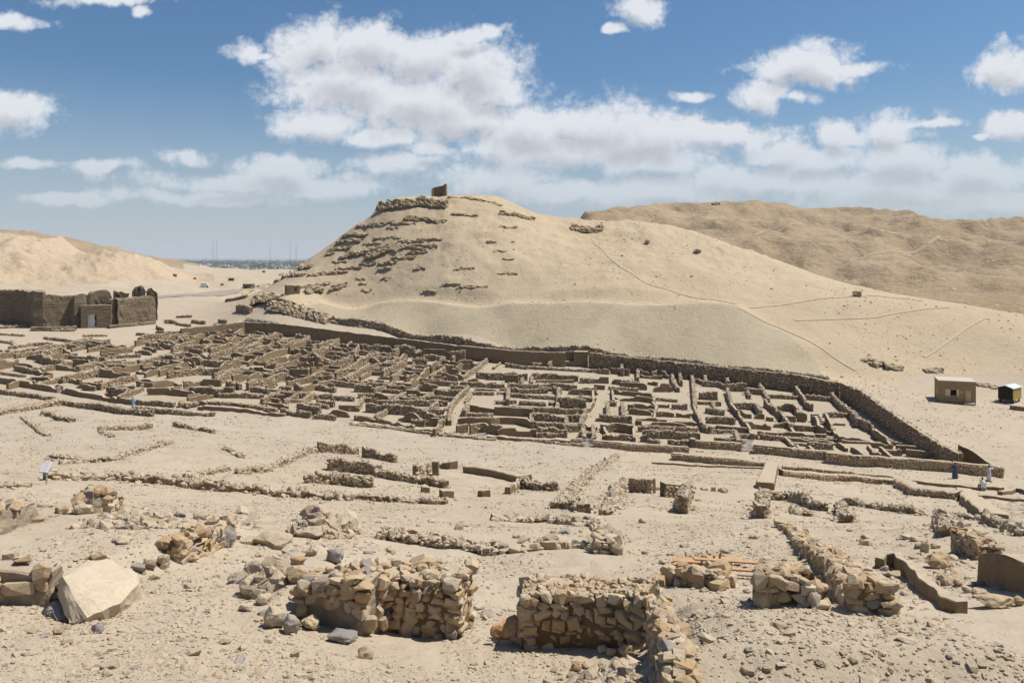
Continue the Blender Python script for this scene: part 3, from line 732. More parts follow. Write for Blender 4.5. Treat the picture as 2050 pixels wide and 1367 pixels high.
# crest lines read off enlarged crops: origin and scale of each crop, then walls
CROPS = {'a': (0, 640, 6.8333), 'b': (270, 630, 6.8333), 'c': (500, 640, 6.8333), 'd': (700, 680, 6.8333), 'e': (920, 690, 6.8333), 'f': (1160, 700, 6.8333),
         'g': (1380, 720, 6.8333), 'h': (1600, 760, 5.694)}
WALLS = {
'a': '''r70 1490,285 1000,320 500,400 0,480|r90 500,480 720,560 820,565|p60 1040,470 700,500|p40 1060,490 1210,500|r50 1210,510 1410,530|p50 1390,460 1450,465|p50 1490,460 1640,470|p50 1870,420 2040,440|p60 1800,390 1400,430
r60 200,640 370,680|p60 440,690 500,692|p60 500,700 680,740|r60 1000,590 700,640 440,680|p50 995,640 1100,645|r60 1700,560 1300,600 1100,650|r80 1440,680 1200,730 880,790|p60 885,790 920,790|p70 945,790 1080,820|p70 1140,835 1310,850 1390,830
p50 1390,875 1520,895|p65 1530,905 1800,920|p90 1890,620 1600,660 1450,690|p60 1900,610 1950,615|p45 1580,705 1740,715|p40 1880,710 2010,715|p60 1715,760 1840,770|r80 1850,770 1600,820 1400,880|p90 1960,890 1650,1040|r55 890,790 700,840 560,870
r25 0,100 200,90 450,80|r22 0,190 300,210|r25 0,290 150,310|r30 140,290 200,370|r35 150,370 450,330 700,320|r30 600,240 1000,290 1260,250|r22 720,140 1000,140|r22 1160,215 1450,210|r30 0,560 300,600|r30 550,570 900,640|r40 1500,500 1900,480|r30 0,720 300,760''',
'b': '''p110 1090,145 1170,140|r80 640,240 100,310|p60 45,315 100,320|p60 1240,240 1040,270|p80 900,320 710,345|p70 900,330 1040,360|p70 1225,215 1370,215|r60 1500,200 1370,260|p45 1150,290 1250,310|p90 1760,330 1500,360 1240,420 1050,480
r80 1640,430 1300,490 1050,550|r65 1040,410 920,430 700,440|p50 750,470 890,490|p50 1070,420 1210,410|p80 1800,480 1600,520 1370,600|p60 1380,620 1530,625|p50 1150,595 1300,600|p90 720,650 500,690 170,770|p70 720,650 795,660
r75 660,540 360,570 80,640|p50 485,520 560,530|p60 50,680 105,690|r65 1340,650 1150,660 950,640|r85 1480,740 1300,800 1150,880|p90 1490,740 1645,730|r75 935,740 680,770 480,800|r80 940,750 1150,750|p100 40,890 220,900|p80 510,900 270,930
p60 510,905 600,930|p90 905,880 1150,895|p80 900,890 700,920|p50 190,1000 580,1000|p80 200,1020 460,1020|p50 580,1000 1010,1000|r50 590,1040 940,1050|r50 1160,1090 1740,1100|r60 1020,1200 1350,1220 1640,1260 1900,1300|p70 860,1170 940,1180
p50 750,1100 870,1090|p60 1050,1090 760,1140|r80 1250,920 1330,950|r70 1350,930 1420,960|p30 20,500 200,510|p50 290,220 450,240|p50 290,150 370,185|r30 30,255 280,270|p40 260,440 370,445|r40 120,450 250,455|p45 190,710 330,720|p30 40,780 180,785
r50 510,605 650,610|p60 1480,370 1530,370|p80 1790,430 1840,430|p80 1765,335 1890,340|r50 1600,200 1760,215|p40 1680,280 1810,290|p40 1620,315 1730,320|p40 1510,260 1600,270|r50 860,575 900,640|p40 930,560 1010,570
r40 420,80 540,90|r35 780,80 940,100|r35 1140,75 1230,90|r30 560,110 740,140|r25 580,20 760,15''',
'c': '''r80 190,265 0,370|p90 330,300 210,350 0,430|p90 500,390 210,480 0,550|r90 820,240 620,310 430,360|p110 770,290 560,360|p120 880,445 620,490|r120 1080,380 880,440|p90 610,500 400,530 230,580|p90 640,550 380,620|p100 450,650 210,710 0,770
r90 520,740 330,780 0,880|r110 1410,510 1250,570 1090,600|p100 1080,620 860,670|r100 1230,280 1110,360|r85 1150,280 960,340|r95 1540,350 1430,440|r95 1780,450 1540,550 1390,650 1200,720|p90 1590,660 1370,750|p80 1000,760 800,790 540,840|p90 1200,800 1000,850 750,910
r70 900,1000 720,1120|r60 660,1030 490,1110|r70 400,1000 200,1080|p60 20,140 190,150|p90 190,265 310,270|p60 340,310 430,320|p70 210,360 270,370|p90 525,370 770,430|r85 635,225 780,245|p90 775,330 865,335|r110 820,450 930,530|p70 640,555 770,570|p50 410,540 530,550
p100 1195,400 1390,405|p90 1085,630 1210,640|p50 680,655 860,680|p50 880,590 980,600|p60 1090,545 1170,550|r100 1415,490 1530,540|p70 1360,680 1480,680|p130 1255,305 1530,345|r70 1635,520 1740,570|p60 480,640 620,640|p70 600,700 790,690|p60 840,815 970,830
p80 1200,805 1310,810|p60 1400,840 1560,850|p45 1075,770 1230,780|p50 1010,870 1130,880|r60 880,900 1140,940|r80 1450,910 1640,925|r45 430,985 700,995|r70 680,1010 850,1010|r60 910,1030 1100,1030|r50 1140,1060 1400,1070|r70 930,1100 1120,1130|p50 490,1100 660,1085
p70 130,1140 490,1165|r70 10,1180 200,1180 330,1230|r110 665,1165 930,1200|p80 440,1225 800,1265|p80 1240,1170 1465,1175|p90 1090,1240 1335,1250|r50 890,1310 1140,1330|r60 30,930 200,950|r60 240,960 400,965|r60 420,920 530,930|r80 610,890 700,920|r40 0,1025 150,1030|p70 315,1060 380,1070|r50 1500,1020 1750,1040''',
'd': '''r120 205,80 410,80|p140 425,85 610,95|r130 620,100 870,115|p140 880,120 1090,140 1370,145|r150 1390,160 1560,170|r90 1680,170 1820,175|r70 200,75 60,180|r90 650,270 400,330 220,380 0,510|r95 780,285 600,370 470,430|r90 900,330 720,420 590,510
p115 1310,235 1100,360 980,470 850,570|r90 1310,380 1200,440 1120,500|p70 0,400 110,405|p60 280,430 400,435|p50 445,430 590,440|p100 725,430 940,440|p80 700,475 760,480|p90 790,490 880,475|p50 410,495 540,500|p50 280,240 380,290|r100 940,290 1040,290
r105 950,345 1100,370|p60 1320,335 1450,345|p100 1320,390 1465,400|p90 1275,480 1450,495|p75 1130,490 1240,485|p120 1480,340 1535,315|p150 1540,270 1760,265|p60 1545,415 1610,420|p65 980,565 1200,570 1460,575|p70 970,610 1135,625|r45 1400,635 1600,640
p55 640,590 830,610|p35 860,710 1060,725|r40 1205,685 1285,685|r45 1365,690 1540,695|r45 460,680 680,700|r60 1040,770 1240,780 1430,795|r70 630,590 500,640 350,680|r60 830,690 720,740 640,800|r60 960,640 870,700|r60 1200,690 1100,740 980,800|r50 620,760 500,800
r50 600,760 660,765|r50 810,765 875,770|r75 400,830 620,840 1000,840 1310,840|r105 240,890 500,910 800,930 1000,960 1330,970|r70 1640,640 1540,730 1430,850 1380,1000 1390,1100|r40 1680,730 1620,830|p70 80,1035 300,1070 520,1110 850,1170|r90 870,1090 1000,1100
p135 1035,1050 1260,1060|p115 1340,980 1270,1100 1190,1210|r70 510,970 380,1040|r60 145,745 380,755|r60 220,800 350,810|r70 200,790 130,900|p80 0,900 100,905|p70 90,640 270,650|p55 350,550 450,560 600,580|p60 30,565 200,575|r60 330,560 180,610''',
'e': '''r100 0,80 130,100 320,105|p135 0,200 120,195 260,195|r60 400,180 260,300 60,430|r100 645,155 720,160|r50 640,260 900,290|r35 900,300 1400,325 1860,350|p40 570,225 480,300|r80 245,385 400,395|r95 415,390 910,400|r75 1020,400 1300,405 1595,430
r50 910,410 860,490|r40 1010,410 1000,510|p60 130,455 230,460|r40 1075,480 1160,480|p45 1200,485 1550,480|r60 1670,460 1815,470|r70 40,520 150,515 480,525|p60 480,540 590,540|r75 680,530 900,540 1250,535 1580,560|p30 230,600 480,605|p35 575,600 680,600
r50 190,640 450,645|r30 545,655 660,655|r60 715,590 870,610 1190,610|r50 710,670 900,690 1190,700|r50 1245,705 1360,710|r55 1480,720 1840,730|p75 1510,610 1850,620|r90 690,590 680,740|r80 1375,590 1370,760|r70 1370,730 1355,850|r80 1290,590 1360,600
r45 515,770 610,775|r50 640,765 755,765|r60 840,770 1150,785|r45 1250,790 1340,790|p130 165,790 300,800 450,820|r45 600,845 980,860|p115 500,850 980,875|r70 1030,860 1400,880 1700,890|r105 1030,940 1250,945 1420,985|r90 1470,970 1680,970|r45 110,940 430,945
p105 0,980 200,1000 450,1000 560,980 800,990 990,1040|p130 0,1090 100,1075|p135 180,1090 300,1070 540,1105|p135 550,1125 1080,1130|r125 1110,1140 1440,1150|r90 1000,1055 1400,1090|r105 1450,1100 1650,1085|r60 1080,1215 1330,1225|r80 1430,980 1440,1090
r90 1750,900 1690,1000 1680,1090|r60 1010,880 1010,1050|r90 130,790 90,890|r60 1020,250 1090,250|r70 1230,260 1290,215''',
'f': '''r100 545,120 570,260|r70 775,150 780,250 778,370|r60 1035,190 1040,290|r80 1345,240 1370,420|r60 1495,290 1530,380 1545,640|p75 260,255 385,265|p90 440,240 560,255 660,270|p110 795,245 930,255|p90 1010,290 1080,275 1200,310|p100 225,360 380,365
p80 460,390 610,415 800,440|p70 225,470 320,480|p60 950,420 1040,435|p140 1040,440 1260,440|p70 440,540 700,565 930,590|r40 420,510 600,520 780,535|p75 580,630 860,640 1000,660|p25 870,610 980,620|p50 980,610 1010,660 980,700 1040,750 1030,800 1000,920|p75 720,735 1010,740
p45 720,800 1000,815|p100 680,735 715,740|p90 1040,705 1205,710|r70 1290,745 1450,755|r40 1060,660 1310,680|p70 1040,845 1270,855|p65 1345,860 1490,870|p45 810,925 1170,945|p65 1280,955 1570,980|p80 205,560 210,690 150,775 70,790|r90 360,710 370,880|r70 565,710 575,880
r60 400,710 470,720|p60 430,540 450,680|p60 465,615 500,620|r90 300,890 460,910|r90 510,910 690,920|p90 255,895 295,895|p120 310,1010 370,1020 500,1005 620,1025 705,1035|p90 720,940 725,1160|p85 350,1155 535,1155 740,1165|p95 290,990 370,1150|p70 750,965 820,970
p75 930,985 1100,980 1440,1005|r70 840,1055 1200,1060 1590,1075|r100 900,1110 1250,1120 1620,1150|p110 870,1155 970,1160|r60 970,1230 1070,1235|r70 1240,1240 1500,1250|r80 20,1040 40,1170|r80 160,1040 170,1190|p90 40,1020 220,1020|r75 20,1130 180,1140
r60 1250,310 1260,420 1330,520|p50 30,510 220,515|p65 0,545 230,555|r55 0,640 200,650|r70 30,390 175,395|r45 1340,330 1450,360''',
'g': '''r90 490,210 510,300|r90 190,160 205,270|r110 530,325 770,330|r55 60,250 170,290|r70 200,300 390,310 490,345|r60 930,300 1060,520|p105 1020,545 1090,590 1220,700 1345,840|r70 785,400 975,415|r50 1080,475 1200,485 1490,500|p105 1445,360 1520,460 1600,580 1650,600
r60 1600,490 1970,520|r105 160,440 365,450|r40 130,575 290,580|r60 330,580 410,580|r75 300,580 340,660|r75 235,660 330,680 455,690|p105 50,640 110,760 185,880|r60 20,180 45,500 55,620|p100 555,590 640,680 700,760 810,920 840,990|r80 500,390 530,500 560,580
r95 590,590 790,590 900,600|r90 880,600 950,690|p105 670,690 825,700|p105 915,705 1000,710|p65 1075,775 1120,780|p105 780,850 920,845 1085,860|p105 1140,600 1280,600 1420,610 1500,700 1565,725|p140 1250,705 1430,715|p130 1505,720 1565,725|p90 1185,840 1345,850
p60 1340,870 1380,920 1430,985|p80 1400,895 1700,905|p125 1690,730 1730,790 1750,880 1810,910 1940,915|p115 1850,740 1920,850 1960,930 2040,1030|p65 970,970 1300,985 1840,1025|p45 1915,1035 2050,1040|p75 310,900 395,890|p85 400,890 800,925|r90 260,785 560,795 580,800
r50 370,965 600,965|r90 600,965 650,1090|r60 680,1020 910,1025|r50 380,1070 640,1085 720,1100|r65 1000,1030 1250,1050|p70 1260,1035 1340,1090 1420,1180|p50 1430,1070 1740,1090 2050,1130|r30 1340,1060 2050,1090|p60 1440,1140 1540,1210|p70 1600,1150 1690,1225
p40 1450,1135 1600,1150|r90 190,905 265,920|p40 0,845 65,845|r55 770,400 800,480''',
'h': '''r85 340,130 420,220 500,290 600,380|r55 450,205 690,215|r50 300,385 560,385|r105 590,350 650,440|r105 660,430 780,490|p115 790,465 860,560 1010,665|p45 605,490 725,515|p30 640,487 690,490|p25 375,495 505,500|p45 345,630 800,670|p20 870,665 1050,685
p45 450,680 800,690 1100,710 1400,715|p60 430,705 510,755|r70 130,720 360,730|p65 590,750 660,800 740,860|p70 770,710 830,790 900,810|p60 840,715 1040,735|p70 915,765 1045,870|p90 960,770 1145,780|p105 1140,735 1610,765|p95 1250,785 1640,830 1760,830|p80 1640,830 1790,915''',
}
ZONE = {'a': 'at the temple end', 'b': 'by the temple-side corner', 'c': 'below the rock-cut ledge',
        'd': 'beside the long street', 'e': 'opposite the gate block', 'f': 'behind the picket gate',
        'g': 'around the small stair', 'h': "near the robed men"}
def village_label(kind, h_m, len_m, depthwise, zone, npts, dback):
    hh = 'ankle-high' if h_m < 0.5 else 'knee-high' if h_m < 0.8 else 'waist-high' if h_m < 1.15 else 'chest-high' if h_m < 1.5 else 'head-high' if h_m < 2.0 else 'tall'
    ll = 'stub of ' if len_m < 2.2 else 'short ' if len_m < 4 else 'medium ' if len_m < 7 else 'long ' if len_m < 12 else 'very long '
    bent = 'bent ' if npts > 2 and not kind == 'r' else ('winding ' if npts > 2 else '')
    where = 'by the back wall' if dback < 14 else ('mid-village' if dback < 38 else 'by the front wall')
    return hh + ' ' + ll + bent + {'p': 'plastered wall', 'r': 'rubble wall'}[kind] + (' running hillward, ' if depthwise else ' running crosswise, ') + where + ' ' + zone
def parse(txt):
    for item in txt.replace('\n', '|').split('|'):
        f = item.split()
        yield f[0][0], float(f[0][1:]), [tuple(map(float, q.split(','))) for q in f[1:]]
BKW = VPW[:len(BACK)]
def back_dist(p):
    d = 1e9
    for i in range(len(BKW) - 1):
        a, b = BKW[i], BKW[i + 1]; e = b - a
        t = min(max(((p[0] - a[0]) * e[0] + (p[1] - a[1]) * e[1]) / (e @ e), 0), 1)
        d = min(d, math.hypot(p[0] - a[0] - t * e[0], p[1] - a[1] - t * e[1]))
    return d
for cr, txt in WALLS.items():
    x0, y0, sc = CROPS[cr]
    for kd, h, pts in parse(txt):
        tops = [(x0 + x / sc, y0 + y / sc) for x, y in pts]
        h *= {'a': 1.2, 'b': 1.2, 'c': 1.15, 'd': 1.08}.get(cr, 1.0)
        o, dm = px_wall(kd, h / sc, [(a_, b_ - h / sc * (1 - 1 / {'a': 1.2, 'b': 1.2, 'c': 1.15, 'd': 1.08}.get(cr, 1.0))) for a_, b_ in tops], 'plastered_wall' if kd == 'p' else 'rubble_wall', 'x')
        b0, b1 = ground(tops[0][0], tops[0][1] + h / sc), ground(tops[-1][0], tops[-1][1] + h / sc)
        dw = abs(b1[1] - b0[1]) > abs(b1[0] - b0[0])
        o['label'] = village_label(kd, o['h_m'], o['len_m'], dw, ZONE[cr], len(pts), back_dist(b0))
        o['group'] = 'ruined house walls inside the village enclosure'

# the remaining party walls and partitions of the crowded house rows
rf = random.Random(404)
HA = np.array((0.15, 0.989)); CA = np.array((0.975, -0.223))
VC = np.array((-20.0, 145.0))
EXCL = [[(955,722),(1215,738),(1215,765),(940,752)], [(1000,790),(1200,800),(1200,815),(990,805)], [(930,770),(975,770),(920,880),(880,880)], [(1180,740),(1225,740),(1220,840),(1170,840)], [(640,772),(700,780),(690,800),(620,795)]]
EXW = [np.array([((px - HX) / FPX * vill_t(px, py), vill_t(px, py)) for px, py in e]) for e in EXCL]
made = 0
for it in range(5200):
    if made >= 110: break
    u, v = rf.uniform(-95, 62), rf.uniform(-62, 75)
    c = VC + CA * u + HA * v
    px = c[0] / c[1] * FPX + HX
    if px > 1330 or px < -60: continue
    if px > 1010 and rf.random() < 0.55: continue
    hill = rf.random() < (0.62 if px < 900 else 0.4)
    L = rf.uniform(3, 8.5) if hill else rf.uniform(1.6, 4.2)
    ax = HA if hill else CA
    q = c[None] + ax[None] * np.linspace(-L / 2, L / 2, 7)[:, None]
    if poly_sdf(q[:, 0], q[:, 1], VPW).min() < 1.6: continue
    if any(poly_sdf(q[:, 0], q[:, 1], e).max() > -0.5 for e in EXW): continue
    AP = np.concatenate(ALLPTS)
    dd = np.sqrt(((q[:, None, :] - AP[None]) ** 2).sum(-1)).min(1)
    if np.median(dd) < 1.25 or (dd < 0.75).sum() > 1: continue
    kd = 'p' if rf.random() < 0.72 else 'r'
    H = rf.uniform(0.8, 1.9) if hill else rf.uniform(0.6, 1.5)
    o, dm = build_wall(kd, [tuple(q[0]), tuple(q[3] + np.array((rf.gauss(0, 0.15), rf.gauss(0, 0.15)))), tuple(q[-1])], [H * rf.uniform(0.8, 1.1), H, H * rf.uniform(0.7, 1.1)], 'plastered_wall' if kd == 'p' else 'rubble_wall', 'x')
    zone = 'a' if px < 280 else 'b' if px < 520 else 'c' if px < 720 else 'd' if px < 930 else 'e' if px < 1180 else 'f'
    o['label'] = village_label(kd, H, L, hill, ZONE[zone], 2, back_dist(c)).replace(' wall running', ' partition running')
    o['group'] = 'ruined house walls inside the village enclosure'
    made += 1

# cross walls that close the rooms between neighbouring party walls
made = 0
for it in range(4000):
    if made >= 110: break
    AP = np.concatenate(ALLPTS)
    p = AP[rf.randrange(len(AP))]
    px = p[0] / p[1] * FPX + HX
    if not (-60 < px < 1180): continue
    if px > 930 and rf.random() < 0.7: continue
    c_ = CA * rf.choice((1, -1))
    rel = AP - p; al = rel @ c_; ac = np.abs(rel @ np.array((-c_[1], c_[0])))
    hit = al[(ac < 0.45) & (al > 1.2)]
    if len(hit) == 0: continue
    L = float(hit.min())
    if not (2.2 < L < 6.2): continue
    door = rf.random() < 0.5
    a_, b_ = p + c_ * 0.2, p + c_ * (L - (1.0 if door else 0.1))
    q = a_[None] + (b_ - a_)[None] * np.linspace(0.15, 0.85, 6)[:, None]
    if poly_sdf(q[:, 0], q[:, 1], VPW).min() < 1.6: continue
    if any(poly_sdf(q[:, 0], q[:, 1], e).max() > -0.3 for e in EXW): continue
    dd = np.sqrt(((q[:, None, :] - AP[None]) ** 2).sum(-1)).min(1)
    if dd[1:-1].min() < 0.9: continue
    kd = 'p' if rf.random() < 0.65 else 'r'; H = rf.uniform(0.6, 1.6)
    o, dm = build_wall(kd, [tuple(a_), tuple(b_)], [H, H * rf.uniform(0.75, 1.15)], 'plastered_wall' if kd == 'p' else 'rubble_wall', 'x')
    zone = 'a' if px < 280 else 'b' if px < 520 else 'c' if px < 720 else 'd' if px < 930 else 'e' if px < 1180 else 'f' if px < 1400 else 'g' if px < 1640 else 'h'
    o['label'] = village_label(kd, H, L, False, ZONE[zone], 2, back_dist(p)).replace(' wall running', ' room divider running')
    o['group'] = 'ruined house walls inside the village enclosure'
    made += 1
# ------------------------------------------------------------------ enclosure walls of the village
def cz(c, pts):
    x0, y0, sc = CROPS[c]
    return [(x0 + x / sc, y0 + y / sc) for x, y in pts]
CROPS.update({'z1': (0, 560, 2.929), 'z2': (600, 620, 2.929), 'z3': (1100, 660, 3.4167), 'z4': (1550, 700, 3.798), 'm8': (450, 350, 2.5625), 'm9': (440, 480, 5.694),
              'n5': (0, 960, 3.3575), 'n6': (350, 980, 3.532), 'n7': (680, 1100, 6.406), 'n8': (1000, 1110, 5.125), 'n9': (1320, 1030, 4.457), 'n10': (1740, 1000, 5.697), 'q2': (1150, 380, 2.278)})
def zwall(kind, crop, h, pts, name, label, **kw):
    sc = CROPS[crop][2]
    hh = [q / sc for q in h] if isinstance(h, (list, tuple)) else h / sc
    return px_wall(kind, hh, cz(crop, pts), name, label, **kw)[0]

# back enclosure: plastered on the temple half, rubble masonry on the hut half
px_wall('p', [22,24,25,25,25,26], [(490,645),(560,648),(640,658),(750,672),(850,684),(920,693)], 'enclosure_wall', 'long dark plastered retaining wall between the houses and the rock-cut ledge', thick=0.9, jag=0.03)
px_wall('p', [27,28,29], [(922,692),(1025,702),(1132,706)], 'enclosure_wall', 'high plastered retaining wall with two square pillars in front of it', thick=0.9, jag=0.02)
px_wall('p', [24,22,20], [(490,645),(440,650),(364,658)], 'enclosure_wall', 'pale plastered end wall closing the village on the temple side', thick=0.8, jag=0.04)
px_wall('q', [30,31,32,34,36], [(1178,706),(1300,720),(1450,735),(1600,752),(1680,766)], 'enclosure_wall', 'long rubble enclosure wall behind the houses at the foot of the scree', thick=0.9, jag=0.03, ssize=0.26)
px_wall('q', [36,38,40,40,38,34], [(1682,767),(1722,782),(1770,818),(1830,858),(1885,892),(1918,908)], 'enclosure_wall', 'rubble enclosure wall bending down beside the plaza with the hut', thick=0.8, jag=0.02, ssize=0.24)
px_wall('m', [34,30,16], [(1917,889),(1950,905),(1990,932)], 'enclosure_wall', 'stepped stub of dark wall rising at the corner behind the robed men', thick=0.6, jag=0.02)
# plastered gate block with a niche
def box_mesh(name, sx, sy, sz, bevel=0.03, seg=1, jitter=0.0):
    bm = bmesh.new(); bmesh.ops.create_cube(bm, size=1.0)
    for v in bm.verts: v.co = Vector((v.co.x * sx, v.co.y * sy, (v.co.z + 0.5) * sz))
    if bevel: bmesh.ops.bevel(bm, geom=list(bm.edges), offset=min(bevel, 0.45 * min(sx, sy, sz)), segments=seg, affect='EDGES', profile=0.5)
    me = bpy.data.meshes.new(name); bm.to_mesh(me); bm.free()
    if jitter:
        for v in me.vertices: v.co += Vector((rnd.gauss(0, jitter), rnd.gauss(0, jitter), rnd.gauss(0, jitter * 0.5)))
    return me
def boxes(name, lst):
    """one mesh from several boxes: (cx, cy, z0, sx, sy, sz)"""
    bm = bmesh.new()
    for (cx, cy, z0, sx, sy, sz) in lst:
        r = bmesh.ops.create_cube(bm, size=1.0)
        for v in r['verts']: v.co = Vector((cx + v.co.x * sx, cy + v.co.y * sy, z0 + (v.co.z + 0.5) * sz))
    me = bpy.data.meshes.new(name); bm.to_mesh(me); bm.free()
    return me
def yaw_to(a, b): return math.atan2(b[1] - a[1], b[0] - a[0])
ga, gb = ground(1130, 733), ground(1177, 735)
gw = math.hypot(gb[0] - ga[0], gb[1] - ga[1]); gh = 29 * ga[1] / FPX
gate = empty('gate_block', ga, 'plastered block with a deep square niche in its face, on the back wall', 'gatehouse', rz=yaw_to(ga, gb))
nx0, nx1, nz0, nz1 = gw * 0.02, gw * 0.42, gh * 0.32, gh * 1.0
link('body', boxes('body', [((nx1 + gw) / 2, 0.9, -0.3, gw - nx1, 1.8, gh + 0.22), (nx1 / 2 - 0.1, 0.9, -0.3, nx1 + 0.2, 1.8, nz0 + 0.3), (nx1 / 2 - 0.1, 1.55, nz0 - 0.02, nx1 + 0.17, 0.4, gh - nz0 - 0.1), (-0.12, 0.6, nz0, 0.16, 1.1, gh - nz0 - 0.1)]), M_PLAST, gate)
link('coping', boxes('coping', [((nx1 + gw) / 2, 0.9, gh - 0.08, gw - nx1 + 0.06, 1.86, 0.1)]), M_PLAST, gate)
for q, (a, b) in enumerate(((805, 845), (925, 960))):
    zwall('p', 'e', 165, [(a, 102 + 8 * q), (b, 102 + 8 * q)], 'square_pillar', ['square plastered pillar before the back wall, nearer the rubble pier', 'square plastered pillar before the back wall, nearer the gate block'][q], cat='pillar', thick=0.7, jag=0.0)

# front enclosure, from the temple end to the robed men's corner
FL = 'dark plastered stretch of front enclosure wall '
zwall('p', 'a', 90, [(-200,740),(0,780),(400,850),(760,910)], 'enclosure_wall', FL + 'ending at a gate post', thick=0.6)
zwall('p', 'a', 85, [(760,912),(775,914)], 'gate_post', 'pale stub post at the gap in the front enclosure wall', cat='post', thick=0.6)
zwall('p', 'a', [85,80,75,75,70], [(830,920),(1100,980),(1500,1050),(1800,1090),(2050,1110)], 'enclosure_wall', FL + 'behind the person in blue', thick=0.6)
zwall('p', 'b', 70, [(30,1165),(300,1180),(530,1200)], 'enclosure_wall', FL + 'running up to the three boulders', thick=0.6)
zwall('p', 'b', [50,45,40], [(860,1250),(1400,1290),(2050,1350)], 'enclosure_wall', 'low pale parapet starting at the three boulders', thick=0.9)
zwall('p', 'd', [38,38,35,32], [(0,1118),(400,1168),(800,1220),(1170,1252)], 'enclosure_wall', 'low pale parapet ending at the small picket gate by the street', thick=0.9)
zwall('p', 'd', 26, [(1290,1268),(1520,1300),(1740,1318)], 'enclosure_wall', 'very low parapet between the two small picket gates', thick=0.9)
zwall('p', 'e', [40,45,55], [(370,1238),(900,1275),(1520,1310)], 'enclosure_wall', 'low pale parapet leading to the masonry front wall', thick=1.0)

# ------------------------------------------------------------------ masonry with single stones
def stone_part(parent, meshes, loc, scl, rot):
    if meshes is R_WARM:
        q_ = rnd.random(); meshes = R_PALE if q_ < 0.22 else R_GREY if q_ < 0.28 else R_WARM
    o = bpy.data.objects.new('stone', rnd.choice(meshes)); COL.objects.link(o)
    o.parent = parent; o.location = loc; o.scale = scl; o.rotation_euler = rot
    return o
def place_stones(parent, S, meshes, group, cap=290):
    """S: list of (loc relative to the parent, scale, rotation); the biggest become single stones, the rest one part"""
    S.sort(key=lambda q: -max(q[1]))
    for q in S[:cap]: stone_part(parent, meshes, *q)
    if len(S) > cap + 5:
        T = S[cap:]
        scatter('small_stones', [q[0] for q in T], [q[1] for q in T], [q[2] for q in T], group, parent=parent)
def lay_face(A, B, zt, za, out, cw, ch, depth=0.28, jit=0.05, seed=0, proud=0.04, embed=0.0):
    """stones laid in uneven courses on a vertical face from A to B; za / zt: functions of 0..1 for foot and crest height"""
    r = random.Random(int(seed)); S = []
    A = np.array(A[:2]); B = np.array(B[:2]); L = float(np.hypot(*(B - A)))
    if L < 0.1: return S
    u = (B - A) / L; ang = math.atan2(u[1], u[0]); row = 0; zrel = 0.0
    maxh = max(zt(q / 10.0) - za(q / 10.0) for q in range(11))
    while zrel < maxh + 0.02:
        h = r.uniform(*ch); s = -r.uniform(0, cw[0] * 0.6)
        while s < L:
            w = r.uniform(*cw) * (1.25 if r.random() < 0.12 else 1.0); c = s + w / 2; f = min(max(c / L, 0), 1)
            z = za(f) + zrel + h / 2 + r.gauss(0, jit * 0.35)
            if z < zt(f) - h * 0.1 and -0.05 < c < L + 0.05:
                hh = h * r.uniform(0.8, 1.25)
                p = A + u * c + np.array(out) * (r.gauss(0, jit * 0.4) + proud - embed * max(0.0, 1 - zrel / (0.75 * maxh)) - depth / 2)
                S.append(((p[0], p[1], z), (w * r.uniform(1.0, 1.18), depth * r.uniform(0.85, 1.2), hh * 1.12), (r.gauss(0, 0.14), r.gauss(0, 0.14) + (0.4 if r.random() < 0.12 else 0), ang + r.gauss(0, 0.2) + (math.pi if r.random() < 0.5 else 0))))
            s += w
        zrel += h * 0.93
    return S
def masonry(crop, tops, hs, label, name='front_wall', thick=0.75, cw=(0.22, 0.5), ch=(0.16, 0.26), group=None, cap=290):
    pts = cz(crop, tops); sc = CROPS[crop][2]
    hs = [q / sc for q in (hs if isinstance(hs, (list, tuple)) else [hs] * len(tops))]
    o, dm = px_wall('m', hs, pts, name, label, thick=thick, jag=0.012)
    o['group'] = group or 'masonry walls along the village street'
    base = [ground(px, py + h) for (px, py), h in zip(pts, hs)]
    S = []; org = np.array(o.location)
    for i in range(len(base) - 1):
        a, b = base[i], base[i + 1]; ha, hb = hs[i] * a[1] / FPX, hs[i + 1] * b[1] / FPX
        d = np.array([b[0] - a[0], b[1] - a[1]]); d /= np.hypot(*d); out = np.array([d[1], -d[0]])
        if out @ np.array(a[:2]) > 0: out = -out
        L = math.hypot(b[0] - a[0], b[1] - a[1])
        za = lambda f, a=a, b=b: hz1(a[0] + (b[0] - a[0]) * f, a[1] + (b[1] - a[1]) * f)
        S += lay_face(a, b, lambda f, za=za, ha=ha, hb=hb: za(f) + ha + (hb - ha) * f - 0.06, za, out, cw, ch, 0.24, 0.03, WALLN[0] * 10 + i, 0.075)
    S = [((q[0][0] - org[0], q[0][1] - org[1], q[0][2] - org[2]), q[1], q[2]) for q in S]
    place_stones(o, S, R_WARM, G_WARM, cap)
    return o
masonry('e', [(1530,1290),(1672,1292)], 75, 'short masonry stub of front wall on the far side of the picket gate')
masonry('f', [(190,1240),(700,1290),(1500,1335)], [92,95,98], 'brown masonry front wall between the picket gate and the tall pale post')
zwall('p', 'f', 118, [(1510,1218),(1580,1225)], 'gate_post', 'broad pale plastered post where two masonry walls meet', cat='post', thick=0.9, jag=0.0)
masonry('g', [(85,1108),(400,1128),(715,1150)], [92,95,98], 'masonry front wall set back beside the second picket gate')
masonry('g', [(872,1172),(1400,1217),(1900,1265)], [105,112,112], 'masonry front wall starting at the second picket gate')
masonry('h', [(310,838),(700,872),(1050,893)], [112,115,115], 'middle stretch of masonry front wall opposite the low terrace')
masonry('h', [(1055,893),(1300,906),(1750,942)], [115,115,112], 'masonry front wall stretch beside the man in dark blue')
masonry('h', [(1755,942),(2050,975),(2330,1000)], [112,118,122], 'last stretch of masonry front wall where a man leans')

